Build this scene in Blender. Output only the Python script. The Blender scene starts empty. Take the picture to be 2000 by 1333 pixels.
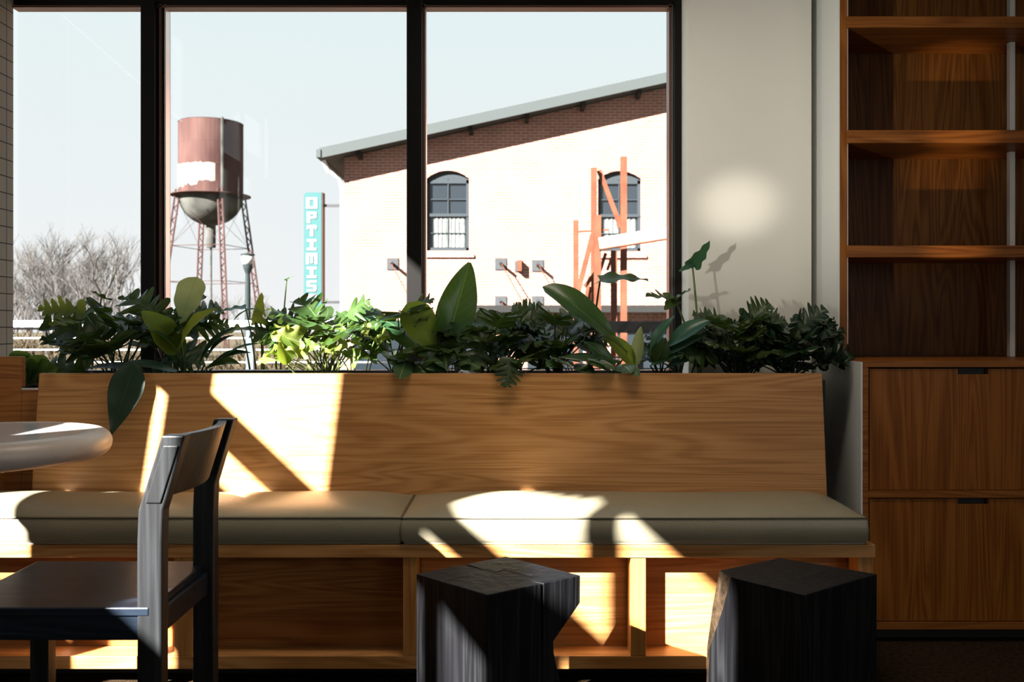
import bpy, bmesh, math, random
from mathutils import Vector, Matrix
R = math.radians
S = bpy.context.scene
COL = S.collection
# ---------------------------------------------------------------- camera
F = 1826.0; CX = 1000.0; HY = 635.0; HZ = 1.10
cam = bpy.data.cameras.new('camera'); cam.lens = F / 2000 * 36; cam.sensor_width = 36
cam.shift_y = (HY - 666.5) / 2000; cam.clip_end = 400; cam.clip_start = 0.05
cam.dof.use_dof = True; cam.dof.focus_distance = 3.2; cam.dof.aperture_fstop = 5.6
camo = bpy.data.objects.new('camera', cam); COL.objects.link(camo)
camo.location = (0, 0, HZ); camo.rotation_euler = (R(90), 0, 0)
S.camera = camo
# ---------------------------------------------------------------- sky, sun, exposure
W = bpy.data.worlds.new('sky'); S.world = W; W.use_nodes = True
wn = W.node_tree; bg = wn.nodes['Background']
tc = wn.nodes.new('ShaderNodeTexCoord'); sp = wn.nodes.new('ShaderNodeSeparateXYZ')
cr = wn.nodes.new('ShaderNodeValToRGB')
wn.links.new(tc.outputs['Generated'], sp.inputs[0]); wn.links.new(sp.outputs['Z'], cr.inputs[0])
cr.color_ramp.elements[0].position = 0.0; cr.color_ramp.elements[0].color = (0.86, 0.87, 0.88, 1)
cr.color_ramp.elements[1].position = 0.6; cr.color_ramp.elements[1].color = (0.60, 0.78, 0.88, 1)
e = cr.color_ramp.elements.new(0.30); e.color = (0.76, 0.86, 0.87, 1)
wn.links.new(cr.outputs[0], bg.inputs[0]); bg.inputs[1].default_value = 1.1
SUN = Vector((.83, 1.0, -.75)).normalized()
sl = bpy.data.lights.new('sun', 'SUN'); sl.energy = 54.0; sl.angle = R(0.6); sl.color = (1.0, 0.96, 0.92)
so = bpy.data.objects.new('sun', sl); COL.objects.link(so)
so.rotation_euler = SUN.to_track_quat('-Z', 'Y').to_euler(); so.location = (-6, -6, 8)
S.view_settings.view_transform = 'Standard'; S.view_settings.look = 'None'
S.view_settings.exposure = 0.0; S.view_settings.gamma = 1.0; S.view_settings.use_curve_mapping = False
def area(name, loc, target, sx, sy, power, col, spread=180):
    l = bpy.data.lights.new(name, 'AREA'); l.shape = 'RECTANGLE'; l.size = sx; l.size_y = sy
    l.energy = power; l.color = col; l.spread = R(spread)
    o = bpy.data.objects.new(name, l); COL.objects.link(o); o.location = loc
    o.rotation_euler = (Vector(target) - Vector(loc)).to_track_quat('-Z', 'Y').to_euler()
    return o
def spot(name, loc, target, power, deg, blend, col, rad):
    l = bpy.data.lights.new(name, 'SPOT'); l.energy = power; l.spot_size = R(deg); l.spot_blend = blend
    l.color = col; l.shadow_soft_size = rad
    o = bpy.data.objects.new(name, l); COL.objects.link(o); o.location = loc
    o.rotation_euler = (Vector(target) - Vector(loc)).to_track_quat('-Z', 'Y').to_euler()
    return o
# unseen fill lights added to brighten the room; the overhead one gets a housing
area('overhead_fill_light', (0.2, 2.45, 3.38), (0.2, 2.75, 0.7), 1.6, 0.25, 14, (1.0, 0.86, 0.70), 110)
area('side_fill_light', (3.35, -1.6, 1.7), (0.0, 2.5, 1.0), 2.0, 2.0, 10, (0.95, 0.97, 1.0))  # added area light outside the unseen right-hand opening
# added spots with no source object, standing in for reflected sun glints
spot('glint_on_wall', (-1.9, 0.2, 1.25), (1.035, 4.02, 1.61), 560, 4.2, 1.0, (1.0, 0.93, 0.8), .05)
spot('wall_fill_spot', (-1.9, 0.2, 1.25), (1.12, 4.02, 1.95), 300, 24, 1.0, (1.0, 0.95, 0.85), .05)  # added wide spot that brightens the white wall
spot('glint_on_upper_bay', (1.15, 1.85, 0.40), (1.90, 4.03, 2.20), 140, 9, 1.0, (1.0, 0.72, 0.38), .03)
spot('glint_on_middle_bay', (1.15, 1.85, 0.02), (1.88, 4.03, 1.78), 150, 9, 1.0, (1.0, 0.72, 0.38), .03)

# ---------------------------------------------------------------- helpers
def P(px, py, d):
    return Vector(((px - CX) * d / F, d, HZ - (py - HY) * d / F))
class MB:
    def __init__(s): s.v = []; s.f = []; s.m = []; s.uv = {}
    def add(s, vs, fs, m=0):
        o = len(s.v); s.v += [tuple(v) for v in vs]
        for f in fs: s.f.append(tuple(i + o for i in f)); s.m.append(m)
    def box(s, a, b, m=0):
        x0, y0, z0 = a; x1, y1, z1 = b
        vs = [(x0,y0,z0),(x1,y0,z0),(x1,y1,z0),(x0,y1,z0),(x0,y0,z1),(x1,y0,z1),(x1,y1,z1),(x0,y1,z1)]
        s.add(vs, [(0,3,2,1),(4,5,6,7),(0,1,5,4),(1,2,6,5),(2,3,7,6),(3,0,4,7)], m)
    def hexa(s, b4, t4, m=0):
        s.add(list(b4) + list(t4), [(0,3,2,1),(4,5,6,7),(0,1,5,4),(1,2,6,5),(2,3,7,6),(3,0,4,7)], m)
    def tube(s, pts, rads, n=8, m=0, cap=True):
        pts = [Vector(p) for p in pts]; rings = []
        if not isinstance(rads, (list, tuple)): rads = [rads] * len(pts)
        for i, p in enumerate(pts):
            t = (pts[min(i+1, len(pts)-1)] - pts[max(i-1, 0)]).normalized()
            a = Vector((0, 0, 1)) if abs(t.z) < .9 else Vector((1, 0, 0))
            u = t.cross(a).normalized(); w = t.cross(u)
            rings.append([p + (u * math.cos(2*math.pi*k/n) + w * math.sin(2*math.pi*k/n)) * rads[i] for k in range(n)])
        vs = [q for r in rings for q in r]; fs = []
        for i in range(len(pts) - 1):
            for k in range(n):
                fs.append((i*n+k, i*n+(k+1) % n, (i+1)*n+(k+1) % n, (i+1)*n+k))
        if cap: fs.append(tuple(range(n-1, -1, -1))); fs.append(tuple(range(len(vs)-n, len(vs))))
        s.add(vs, fs, m)
    def lathe(s, prof, c, n=48, m=0):
        vs = []; fs = []
        for r, z in prof:
            for k in range(n):
                a = 2*math.pi*k/n; vs.append((c[0]+r*math.cos(a), c[1]+r*math.sin(a), c[2]+z))
        for i in range(len(prof)-1):
            for k in range(n):
                fs.append((i*n+k, i*n+(k+1) % n, (i+1)*n+(k+1) % n, (i+1)*n+k))
        fs.append(tuple(range(n-1, -1, -1))); fs.append(tuple(range(len(vs)-n, len(vs))))
        s.add(vs, fs, m)
    def loops(s, rings, m=0, caps=True):
        n = len(rings[0]); vs = [q for r in rings for q in r]; fs = []
        for i in range(len(rings)-1):
            for k in range(n):
                fs.append((i*n+k, i*n+(k+1) % n, (i+1)*n+(k+1) % n, (i+1)*n+k))
        if caps: fs.append(tuple(range(n-1, -1, -1))); fs.append(tuple(range(len(vs)-n, len(vs))))
        s.add(vs, fs, m)
    def build(s, name, mats, parent=None, bevel=0, smooth=False, origin=None):
        me = bpy.data.meshes.new(name)
        if origin is None and parent is None and s.v:
            xs, ys, zs = zip(*s.v); origin = ((min(xs)+max(xs))/2, (min(ys)+max(ys))/2, min(zs))
        O = Vector(origin) if (origin is not None and parent is None) else Vector((0, 0, 0))
        if parent is not None: O = Vector(parent.get('_o', (0, 0, 0)))
        me.from_pydata([tuple(Vector(v) - O) for v in s.v], [], s.f); me.update()
        if not isinstance(mats, (list, tuple)): mats = [mats]
        for m in mats: me.materials.append(m)
        for i, p in enumerate(me.polygons):
            p.material_index = s.m[i]; p.use_smooth = smooth
        if s.uv:
            ul = me.uv_layers.new(name='uv')
            for lp in me.loops: ul.data[lp.index].uv = s.uv.get(lp.vertex_index, (0, 0))
        o = bpy.data.objects.new(name, me); COL.objects.link(o)
        if parent is not None: o.parent = parent; o['_o'] = list(O)
        else: o.location = O; o['_o'] = list(O)
        if bevel:
            b = o.modifiers.new('bevel', 'BEVEL'); b.width = bevel; b.segments = 2; b.limit_method = 'ANGLE'; b.angle_limit = R(40)
        return o
def tag(o, label=None, cat=None, group=None, kind=None):
    if label: o['label'] = label
    if cat: o['category'] = cat
    if group: o['group'] = group
    if kind: o['kind'] = kind
    return o
def thing(name, loc, label, cat, group=None):
    o = bpy.data.objects.new(name, None); COL.objects.link(o); o.location = loc; o['_o'] = list(loc)
    o.empty_display_size = .1
    return tag(o, label, cat, group)
def boxo(name, a, b, mat, parent=None, bevel=0):
    m = MB(); m.box(a, b); return m.build(name, mat, parent, bevel)
def struct(o): o['kind'] = 'structure'; return o
def copy_tree(o, loc, rz=0, sc=1):
    c = o.copy(); COL.objects.link(c); c.location = loc; c.rotation_euler = (0, 0, rz); c.scale = (sc, sc, sc)
    for ch in list(o.children):
        k = ch.copy(); COL.objects.link(k); k.parent = c
        for g in list(ch.children):
            q = g.copy(); COL.objects.link(q); q.parent = k
    return c

# ---------------------------------------------------------------- materials
def nmat(name):
    m = bpy.data.materials.new(name); m.use_nodes = True
    nt = m.node_tree; b = nt.nodes['Principled BSDF']; return m, nt, b
def plain(name, col, rough=.5, metal=0, spec=.5, noise=0, nscale=8, bump=0, bscale=60):
    m, nt, b = nmat(name)
    b.inputs['Base Color'].default_value = (*col, 1); b.inputs['Roughness'].default_value = rough
    b.inputs['Metallic'].default_value = metal; b.inputs['Specular IOR Level'].default_value = spec
    t = nt.nodes.new('ShaderNodeTexCoord')
    if noise:
        n = nt.nodes.new('ShaderNodeTexNoise'); n.inputs['Scale'].default_value = nscale; n.inputs['Detail'].default_value = 5
        nt.links.new(t.outputs['Object'], n.inputs['Vector'])
        r = nt.nodes.new('ShaderNodeValToRGB')
        r.color_ramp.elements[0].position = .3; r.color_ramp.elements[1].position = .7
        r.color_ramp.elements[0].color = (*[c*(1-noise) for c in col], 1)
        r.color_ramp.elements[1].color = (*[min(1, c*(1+noise)) for c in col], 1)
        nt.links.new(n.outputs['Fac'], r.inputs[0]); nt.links.new(r.outputs[0], b.inputs['Base Color'])
    if bump:
        n = nt.nodes.new('ShaderNodeTexNoise'); n.inputs['Scale'].default_value = bscale; n.inputs['Detail'].default_value = 4
        nt.links.new(t.outputs['Object'], n.inputs['Vector'])
        bp = nt.nodes.new('ShaderNodeBump'); bp.inputs['Strength'].default_value = bump; bp.inputs['Distance'].default_value = .01
        nt.links.new(n.outputs['Fac'], bp.inputs['Height']); nt.links.new(bp.outputs[0], b.inputs['Normal'])
    return m
def wood(name, dark, mid, light, axis='x', rough=.42, off=(0, 0, 0), fine=1.0, cath=1.0, spec=.4, bump=.12):
    m, nt, b = nmat(name); L = nt.links.new
    t = nt.nodes.new('ShaderNodeTexCoord')
    def mp(along, across):
        q = nt.nodes.new('ShaderNodeMapping')
        q.inputs['Scale'].default_value = {'x': (along, across, across), 'y': (across, along, across), 'z': (across, across, along)}[axis]
        q.inputs['Location'].default_value = off
        L(t.outputs['Object'], q.inputs[0]); return q
    m1 = mp(.5, 6.5); n1 = nt.nodes.new('ShaderNodeTexNoise'); n1.inputs['Scale'].default_value = 1.0
    n1.inputs['Detail'].default_value = 2; n1.inputs['Distortion'].default_value = .6; L(m1.outputs[0], n1.inputs['Vector'])
    mu = nt.nodes.new('ShaderNodeMath'); mu.operation = 'MULTIPLY'; mu.inputs[1].default_value = 95 * cath; L(n1.outputs['Fac'], mu.inputs[0])
    si = nt.nodes.new('ShaderNodeMath'); si.operation = 'SINE'; L(mu.outputs[0], si.inputs[0])
    rr = nt.nodes.new('ShaderNodeMapRange'); rr.inputs[1].default_value = -1; rr.inputs[2].default_value = 1; L(si.outputs[0], rr.inputs[0])
    m2 = mp(2.2, 170 * fine); n2 = nt.nodes.new('ShaderNodeTexNoise'); n2.inputs['Scale'].default_value = 1.0; n2.inputs['Detail'].default_value = 4
    L(m2.outputs[0], n2.inputs['Vector'])
    mx = nt.nodes.new('ShaderNodeMix'); mx.data_type = 'FLOAT'; mx.inputs[0].default_value = .74
    L(rr.outputs[0], mx.inputs[2]); L(n2.outputs['Fac'], mx.inputs[3])
    cr = nt.nodes.new('ShaderNodeValToRGB'); cr.color_ramp.elements[0].position = .28; cr.color_ramp.elements[1].position = .72
    cr.color_ramp.elements[0].color = (*dark, 1); cr.color_ramp.elements[1].color = (*light, 1)
    q = cr.color_ramp.elements.new(.48); q.color = (*mid, 1)
    L(mx.outputs[0], cr.inputs[0]); L(cr.outputs[0], b.inputs['Base Color'])
    b.inputs['Roughness'].default_value = rough; b.inputs['Specular IOR Level'].default_value = spec
    bp = nt.nodes.new('ShaderNodeBump'); bp.inputs['Strength'].default_value = bump; bp.inputs['Distance'].default_value = .002
    L(n2.outputs['Fac'], bp.inputs['Height']); L(bp.outputs[0], b.inputs['Normal'])
    return m
def brickmat(name, c1, c2, mortar, w=.21, h=.07, axes=('X', 'Z'), msize=.008):
    m, nt, b = nmat(name); L = nt.links.new
    t = nt.nodes.new('ShaderNodeTexCoord'); s = nt.nodes.new('ShaderNodeSeparateXYZ'); c = nt.nodes.new('ShaderNodeCombineXYZ')
    L(t.outputs['Object'], s.inputs[0]); L(s.outputs[axes[0]], c.inputs[0]); L(s.outputs[axes[1]], c.inputs[1])
    k = nt.nodes.new('ShaderNodeTexBrick'); k.inputs['Scale'].default_value = 1; k.inputs['Mortar Size'].default_value = msize
    k.inputs['Brick Width'].default_value = w; k.inputs['Row Height'].default_value = h; k.inputs['Mortar Smooth'].default_value = .2
    k.inputs['Color1'].default_value = (*c1, 1); k.inputs['Color2'].default_value = (*c2, 1); k.inputs['Mortar'].default_value = (*mortar, 1)
    L(c.outputs[0], k.inputs['Vector'])
    n = nt.nodes.new('ShaderNodeTexNoise'); n.inputs['Scale'].default_value = 1.3; n.inputs['Detail'].default_value = 6
    L(t.outputs['Object'], n.inputs['Vector'])
    mx = nt.nodes.new('ShaderNodeMix'); mx.data_type = 'RGBA'; mx.blend_type = 'MULTIPLY'; mx.inputs[0].default_value = .5
    rp = nt.nodes.new('ShaderNodeValToRGB'); rp.color_ramp.elements[0].color = (.6, .55, .5, 1); rp.color_ramp.elements[0].position = .3; rp.color_ramp.elements[1].position = .65
    L(n.outputs['Fac'], rp.inputs[0]); L(k.outputs['Color'], mx.inputs[6]); L(rp.outputs[0], mx.inputs[7])
    L(mx.outputs[2], b.inputs['Base Color']); b.inputs['Roughness'].default_value = .9
    return m
def glassmat(name, fac=.05, tint=(1, 1, 1), rough=0.0):
    m = bpy.data.materials.new(name); m.use_nodes = True; nt = m.node_tree; nt.nodes.clear(); L = nt.links.new
    o = nt.nodes.new('ShaderNodeOutputMaterial'); x = nt.nodes.new('ShaderNodeMixShader'); x.inputs[0].default_value = fac
    a = nt.nodes.new('ShaderNodeBsdfTransparent'); a.inputs[0].default_value = (*tint, 1)
    g = nt.nodes.new('ShaderNodeBsdfGlossy'); g.inputs['Roughness'].default_value = rough
    L(a.outputs[0], x.inputs[1]); L(g.outputs[0], x.inputs[2]); L(x.outputs[0], o.inputs[0]); return m
def leafmat(name, dark, light, trans, veins='pinnate', stripe=(.5, .55, .35), gloss=.35, tw=.35):
    m, nt, b = nmat(name); L = nt.links.new
    uv = nt.nodes.new('ShaderNodeUVMap'); uv.uv_map = 'uv'; s = nt.nodes.new('ShaderNodeSeparateXYZ'); L(uv.outputs[0], s.inputs[0])
    def M(op, a, bb=None, cl=False):
        n = nt.nodes.new('ShaderNodeMath'); n.operation = op; n.use_clamp = cl
        for i, q in enumerate((a, bb)):
            if q is None: continue
            if isinstance(q, (int, float)): n.inputs[i].default_value = q
            else: L(q, n.inputs[i])
        return n.outputs[0]
    au = M('ABSOLUTE', M('SUBTRACT', s.outputs[0], .5))            # 0 at the midrib, .5 at the edge
    mid = M('LESS_THAN', au, .018)
    ph = M('MULTIPLY', M('SUBTRACT', s.outputs[1], M('MULTIPLY', au, .55)), 9.0 if veins != 'striped' else 13.0)
    fr = M('ABSOLUTE', M('SUBTRACT', M('FRACT', ph), .5))
    side = M('LESS_THAN', fr, .035 if veins != 'striped' else .09)
    v = M('MAXIMUM', mid, M('MULTIPLY', side, .45 if veins != 'striped' else .75))
    t = nt.nodes.new('ShaderNodeTexCoord'); n = nt.nodes.new('ShaderNodeTexNoise'); n.inputs['Scale'].default_value = 9; n.inputs['Detail'].default_value = 3
    L(t.outputs['Object'], n.inputs['Vector'])
    cr = nt.nodes.new('ShaderNodeValToRGB'); cr.color_ramp.elements[0].position = .35; cr.color_ramp.elements[1].position = .7
    cr.color_ramp.elements[0].color = (*dark, 1); cr.color_ramp.elements[1].color = (*light, 1); L(n.outputs['Fac'], cr.inputs[0])
    mx = nt.nodes.new('ShaderNodeMix'); mx.data_type = 'RGBA'; L(v, mx.inputs[0]); L(cr.outputs[0], mx.inputs[6]); mx.inputs[7].default_value = (*stripe, 1)
    L(mx.outputs[2], b.inputs['Base Color']); b.inputs['Roughness'].default_value = gloss
    bp = nt.nodes.new('ShaderNodeBump'); bp.inputs['Strength'].default_value = .35; bp.inputs['Distance'].default_value = .004; bp.invert = True
    L(v, bp.inputs['Height']); L(bp.outputs[0], b.inputs['Normal'])
    tr = nt.nodes.new('ShaderNodeBsdfTranslucent'); tr.inputs[0].default_value = (*trans, 1)
    ms = nt.nodes.new('ShaderNodeMixShader'); ms.inputs[0].default_value = tw
    L(b.outputs[0], ms.inputs[1]); L(tr.outputs[0], ms.inputs[2]); L(ms.outputs[0], nt.nodes['Material Output'].inputs[0])
    return m

OAK = wood('honey_oak', (.34, .150, .042), (.45, .215, .070), (.53, .27, .098), 'x', .45, spec=.3)
OAKV = wood('honey_oak_upright', (.33, .140, .034), (.45, .205, .058), (.53, .26, .082), 'z', .45, spec=.3)
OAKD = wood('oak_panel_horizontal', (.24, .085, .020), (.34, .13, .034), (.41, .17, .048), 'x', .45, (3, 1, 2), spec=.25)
CAB = wood('walnut_toned_oak', (.17, .050, .006), (.26, .085, .011), (.33, .118, .019), 'z', .42, (1, 5, 2), spec=.16)
CABX = wood('walnut_toned_oak_rails', (.17, .052, .008), (.27, .090, .016), (.35, .125, .026), 'x', .42, (1, 5, 2), spec=.16)
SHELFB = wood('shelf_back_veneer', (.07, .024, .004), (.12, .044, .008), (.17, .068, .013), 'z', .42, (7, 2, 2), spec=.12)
BLACKWOOD = wood('sky_tinted_black_oak', (.003, .005, .009), (.006, .011, .019), (.012, .019, .031), 'x', .34, (0, 0, 0), fine=.6, spec=.4, bump=.5)  # blue reflection of the sky put into the stain colour
BLACKWOODV = wood('black_stained_oak_upright', (.005, .0055, .006), (.009, .010, .011), (.018, .020, .022), 'z', .45, (0, 0, 0), fine=.6, spec=.35, bump=.5)
CHAR = wood('charred_timber', (.002, .002, .0025), (.005, .005, .006), (.013, .014, .015), 'z', .5, (4, 0, 0), fine=.8, spec=.15, bump=.8)
CHARTOP = plain('charred_end_grain', (.002, .003, .005), .5, 0, .22, noise=.4, nscale=14, bump=.35, bscale=40)
CUTWOOD = plain('sawn_brown_facet', (.030, .019, .010), .8, 0, .1, noise=.7, nscale=35, bump=.8, bscale=70)
LEATHER = plain('olive_leather', (.26, .235, .160), .34, noise=.06, nscale=5, bump=.12, bscale=220, spec=.45)
PIPING = plain('dark_seam_piping', (.09, .075, .045), .5)
PAINT = plain('off_white_paint', (.80, .78, .71), .55, bump=.05, bscale=120)
PAINTG = plain('grey_white_paint', (.82, .85, .83), .6)
CEIL = plain('ceiling_paint', (.5, .47, .42), .7)
FLOOR = plain('dark_floor', (.030, .019, .010), .9, 0, .05, noise=.5, nscale=60, bump=.5, bscale=160)
FRAME = plain('black_window_aluminium', (.004, .0035, .003), .4, .0, .25)
FRAME2 = plain('bronze_window_stop', (.16, .075, .055), .35, .3)
GLASS = glassmat('clear_glass', .035)
SILL = plain('white_sill', (.8, .8, .78), .4)
SOIL = plain('potting_soil', (.018, .013, .009), .95, bump=1, bscale=60)
TOPGLOSS = plain('glossy_white_top', (.62, .64, .66), .06, spec=.7)
RIM = plain('taupe_table_rim', (.50, .43, .38), .38, noise=.05, nscale=3)
METAL = plain('brushed_metal', (.7, .7, .68), .3, .8)
BLACK = plain('matte_black', (.01, .01, .01), .6)
POST = plain('shelf_post_metal', (.62, .62, .60), .35, .2)
BRICK = brickmat('red_brick', (.275, .122, .092), (.225, .102, .080), (.34, .275, .23))
RAKE = plain('pale_grey_fascia', (.042, .049, .048), .6)
SOFFIT = plain('grey_soffit', (.016, .016, .015), .7)
WINGREY = plain('grey_window_paint', (.026, .032, .036), .5)
DARKGLASS = plain('dark_panes', (.012, .016, .02), .06, spec=.6)
CURTAIN = plain('white_curtain', (.14, .15, .14), .9, noise=.25, nscale=10)
TEAL = plain('teal_sign_paint', (.030, .078, .078), .5)
SIGNSIDE = plain('sign_return', (.06, .03, .027), .5)
LETTER = plain('white_sign_letters', (.22, .22, .22), .5)
STEEL = plain('rusty_orange_steel', (.105, .036, .020), .7, noise=.25, nscale=5)
PALEBEAM = plain('pale_beam', (.33, .28, .22), .7)
PLATE = plain('grey_anchor_plate', (.040, .043, .045), .6)
RAILW = plain('white_rail_paint', (.6, .6, .58), .4)
RAILD = plain('dark_rail', (.018, .018, .02), .4)
RAILG = plain('grey_post_paint', (.06, .07, .08), .4)
CONC = plain('pale_concrete', (.2, .19, .17), .9, noise=.1)
GROUND = plain('winter_grass', (.06, .05, .032), .95, noise=.5, nscale=1.2)
BARK = plain('pale_bare_bark', (.070, .066, .062), .9)
SHRUB = plain('dry_scrub_twigs', (.055, .042, .025), .9, noise=.4)
GLOBE = plain('frosted_lamp_globe', (.35, .36, .35), .3)
POLE = plain('lamp_post_paint', (.02, .027, .027), .5)
# tank: rust, grey bowl, worn white paint
def tankmat():
    m, nt, b = nmat('rusted_tank'); L = nt.links.new
    t = nt.nodes.new('ShaderNodeTexCoord'); n = nt.nodes.new('ShaderNodeTexNoise'); n.inputs['Scale'].default_value = .5; n.inputs['Detail'].default_value = 8
    mp = nt.nodes.new('ShaderNodeMapping'); mp.inputs['Scale'].default_value = (2, 2, .5); L(t.outputs['Object'], mp.inputs[0]); L(mp.outputs[0], n.inputs['Vector'])
    cr = nt.nodes.new('ShaderNodeValToRGB'); cr.color_ramp.elements[0].position = .35; cr.color_ramp.elements[1].position = .72
    cr.color_ramp.elements[0].color = (.040, .020, .018, 1); cr.color_ramp.elements[1].color = (.072, .040, .034, 1)
    q = cr.color_ramp.elements.new(.82); q.color = (.15, .10, .08, 1); L(n.outputs['Fac'], cr.inputs[0]); L(cr.outputs[0], b.inputs['Base Color'])
    b.inputs['Roughness'].default_value = .85; return m
TANK = tankmat()
BOWL = plain('stained_grey_bowl', (.050, .050, .044), .8, noise=.5, nscale=.9)
TANKPAINT = plain('worn_white_tank_paint', (.17, .155, .135), .8, noise=.1, nscale=4)

for m_ in (BRICK, RAKE, SOFFIT, WINGREY, CURTAIN, TEAL, SIGNSIDE, LETTER, STEEL, PALEBEAM, PLATE, CONC, GROUND, BARK, SHRUB, POLE, TANK, BOWL, TANKPAINT):
    m_.node_tree.nodes['Principled BSDF'].inputs['Specular IOR Level'].default_value = .06
# leaf materials
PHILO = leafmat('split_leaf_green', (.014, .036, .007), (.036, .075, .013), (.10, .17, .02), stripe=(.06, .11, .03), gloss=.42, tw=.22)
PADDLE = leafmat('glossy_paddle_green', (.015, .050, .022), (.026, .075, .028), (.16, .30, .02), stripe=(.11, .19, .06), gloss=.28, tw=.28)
PADDLEY = leafmat('backlit_paddle_green', (.07, .13, .020), (.12, .18, .03), (.34, .42, .04), stripe=(.16, .22, .05), gloss=.45, tw=.55)  # backlight put into the colour, a brighter copy of the paddle green
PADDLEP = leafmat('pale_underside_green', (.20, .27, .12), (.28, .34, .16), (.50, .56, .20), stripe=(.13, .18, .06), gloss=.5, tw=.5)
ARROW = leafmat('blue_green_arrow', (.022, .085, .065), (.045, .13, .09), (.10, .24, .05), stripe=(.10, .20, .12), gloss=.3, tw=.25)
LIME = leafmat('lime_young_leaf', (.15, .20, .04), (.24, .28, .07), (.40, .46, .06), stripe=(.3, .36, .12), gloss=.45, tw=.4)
STRIPED = leafmat('striped_prayer_leaf', (.012, .044, .014), (.024, .066, .018), (.06, .16, .02), 'striped', (.30, .42, .20), .35, tw=.2)
DARKLEAF = leafmat('deep_green_leaf', (.008, .030, .012), (.013, .042, .015), (.03, .08, .01), stripe=(.02, .06, .02), gloss=.38, tw=.12)
STALK = plain('green_stalk', (.10, .17, .05), .5)
STALKD = plain('dark_stalk', (.028, .045, .016), .5)

# ---------------------------------------------------------------- the room
def cells(mb, axis, lo, hi, d0, d1, holes):
    """slab with rectangular holes; axis 'x': slab across y,z at x d0..d1; axis 'y': across x,z at y d0..d1"""
    us = sorted({lo[0], hi[0], *[h[0] for h in holes], *[h[1] for h in holes]}); vs = sorted({lo[1], hi[1], *[h[2] for h in holes], *[h[3] for h in holes]})
    us = [u for u in us if lo[0] <= u <= hi[0]]; vs = [v for v in vs if lo[1] <= v <= hi[1]]
    for i in range(len(us)-1):
        for j in range(len(vs)-1):
            cu, cv = (us[i]+us[i+1])/2, (vs[j]+vs[j+1])/2
            if any(h[0] < cu < h[1] and h[2] < cv < h[3] for h in holes): continue
            if axis == 'x': mb.box((d0, us[i], vs[j]), (d1, us[i+1], vs[j+1]))
            else: mb.box((us[i], d0, vs[j]), (us[i+1], d1, vs[j+1]))
FZ = -.07; CZ = 3.5
struct(boxo('floor', (-2.6, -4.2, FZ-.1), (3.5, 4.3, FZ), FLOOR))
struct(boxo('ceiling', (-2.6, -4.2, CZ), (3.5, 4.3, CZ+.1), CEIL))
XL = -2.5
LH = [(1.158, 1.728, 2.12, 3.25), (1.158, 1.728, 1.83, 1.975), (1.909, 1.975, 1.50, 1.975), (1.80, 2.30, 1.00, 1.325), (1.25, 1.66, .85, 1.36),
      (.20, .30, 2.60, 2.83), (.10, .20, 2.60, 2.86), (0, .10, 2.60, 2.90), (-.10, 0, 2.60, 2.94), (-.20, -.10, 2.60, 2.99), (-.33, -.20, 2.60, 3.05), (.05, .29, 1.88, 2.466), (-1.05, -.465, 2.75, 3.10), (-.67, -.40, 2.05, 2.49), (-.30, -.24, 2.05, 2.46), (-1.30, -1.17, 2.60, 3.20)]  # unseen openings, cut to throw the sun patches on bench and stools
w = MB(); cells(w, 'x', (-4.2, FZ), (4.3, CZ), XL-.02, XL, LH); struct(w.build('wall_left', PAINT))
w = MB(); cells(w, 'x', (-4.2, FZ), (4.3, CZ), 3.2, 3.24, [(-3.4, .3, .7, 2.9)]); struct(w.build('wall_right', PAINT))  # unseen opening added to let in sky fill
w = MB(); w.box((-2.6, -4.2, FZ), (3.5, -4.1, CZ)); struct(w.build('wall_back', PAINT))
# window wall: opening from x -2.19 to .76, z .88 .. 2.55
w = MB()
w.box((-2.5, 4.06, 2.555), (.737, 4.3, CZ)); w.box((-2.5, 4.06, FZ), (.737, 4.3, .86)); w.box((.737, 3.90, FZ), (1.249, 4.3, CZ)); w.box((1.249, 4.20, FZ), (1.29, 4.3, CZ))
w.box((1.29, 4.06, FZ), (3.24, 4.3, CZ)); struct(w.build('wall_front', PAINT))
w = MB(); w.box((1.284, 3.68, FZ), (1.29, 4.20, CZ)); w.box((1.284, 3.44, FZ), (1.29, 3.68, .963)); struct(w.build('wall_niche', PAINTG))
# tiled pier
TILE = brickmat('stacked_cream_tiles', (.30, .26, .21), (.33, .29, .235), (.012, .010, .010), .073, .0725, ('Y', 'Z'), .0022)
for n in TILE.node_tree.nodes:
    if n.type == 'TEX_BRICK': n.offset = 0; n.inputs['Mortar Smooth'].default_value = 0
w = MB(); w.box((-2.5, 3.70, FZ), (-2.187, 4.10, CZ)); t_ = struct(w.build('wall_pier', TILE))
# window
WZ0, WZ1 = .86, 2.555
g = thing('window_1', (-.7, 4.14, WZ0), None, None); g['kind'] = 'structure'
f = MB()
f.box((-2.19, 4.10, 2.505), (.762, 4.18, 2.555)); f.box((-2.19, 4.10, WZ0), (.762, 4.18, .90))
f.box((-1.614, 4.06, WZ0), (-1.552, 4.20, 2.52)); f.box((-.458, 4.06, WZ0), (-.392, 4.20, 2.52)); f.box((.705, 4.06, WZ0), (.762, 4.20, 2.52))

f.build('window_frame', FRAME, g, bevel=.003)
f = MB()
for x in (-1.545, -.392, .687): f.box((x, 4.09, .90), (x+.010, 4.16, 2.505))
for x in (-1.524, -.383, .700): f.box((x, 4.10, .90), (x+.006, 4.15, 2.505), 1)
f.box((-2.19, 4.09, 2.490), (.70, 4.15, 2.500), 0)
f.box((-1.55, 4.11, .9), (-1.520, 4.16, 2.505), 2)
f.build('window_stop', [FRAME2, METAL, FRAME], g)
for a, b in ((-2.19, -1.58), (-1.55, -.42), (-.40, .71)):
    boxo('pane', (a, 4.138, .9), (b, 4.142, 2.51), GLASS, g)
struct(boxo('trim_sill', (-2.185, 3.886, .845), (.736, 4.26, .880), SILL))
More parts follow.
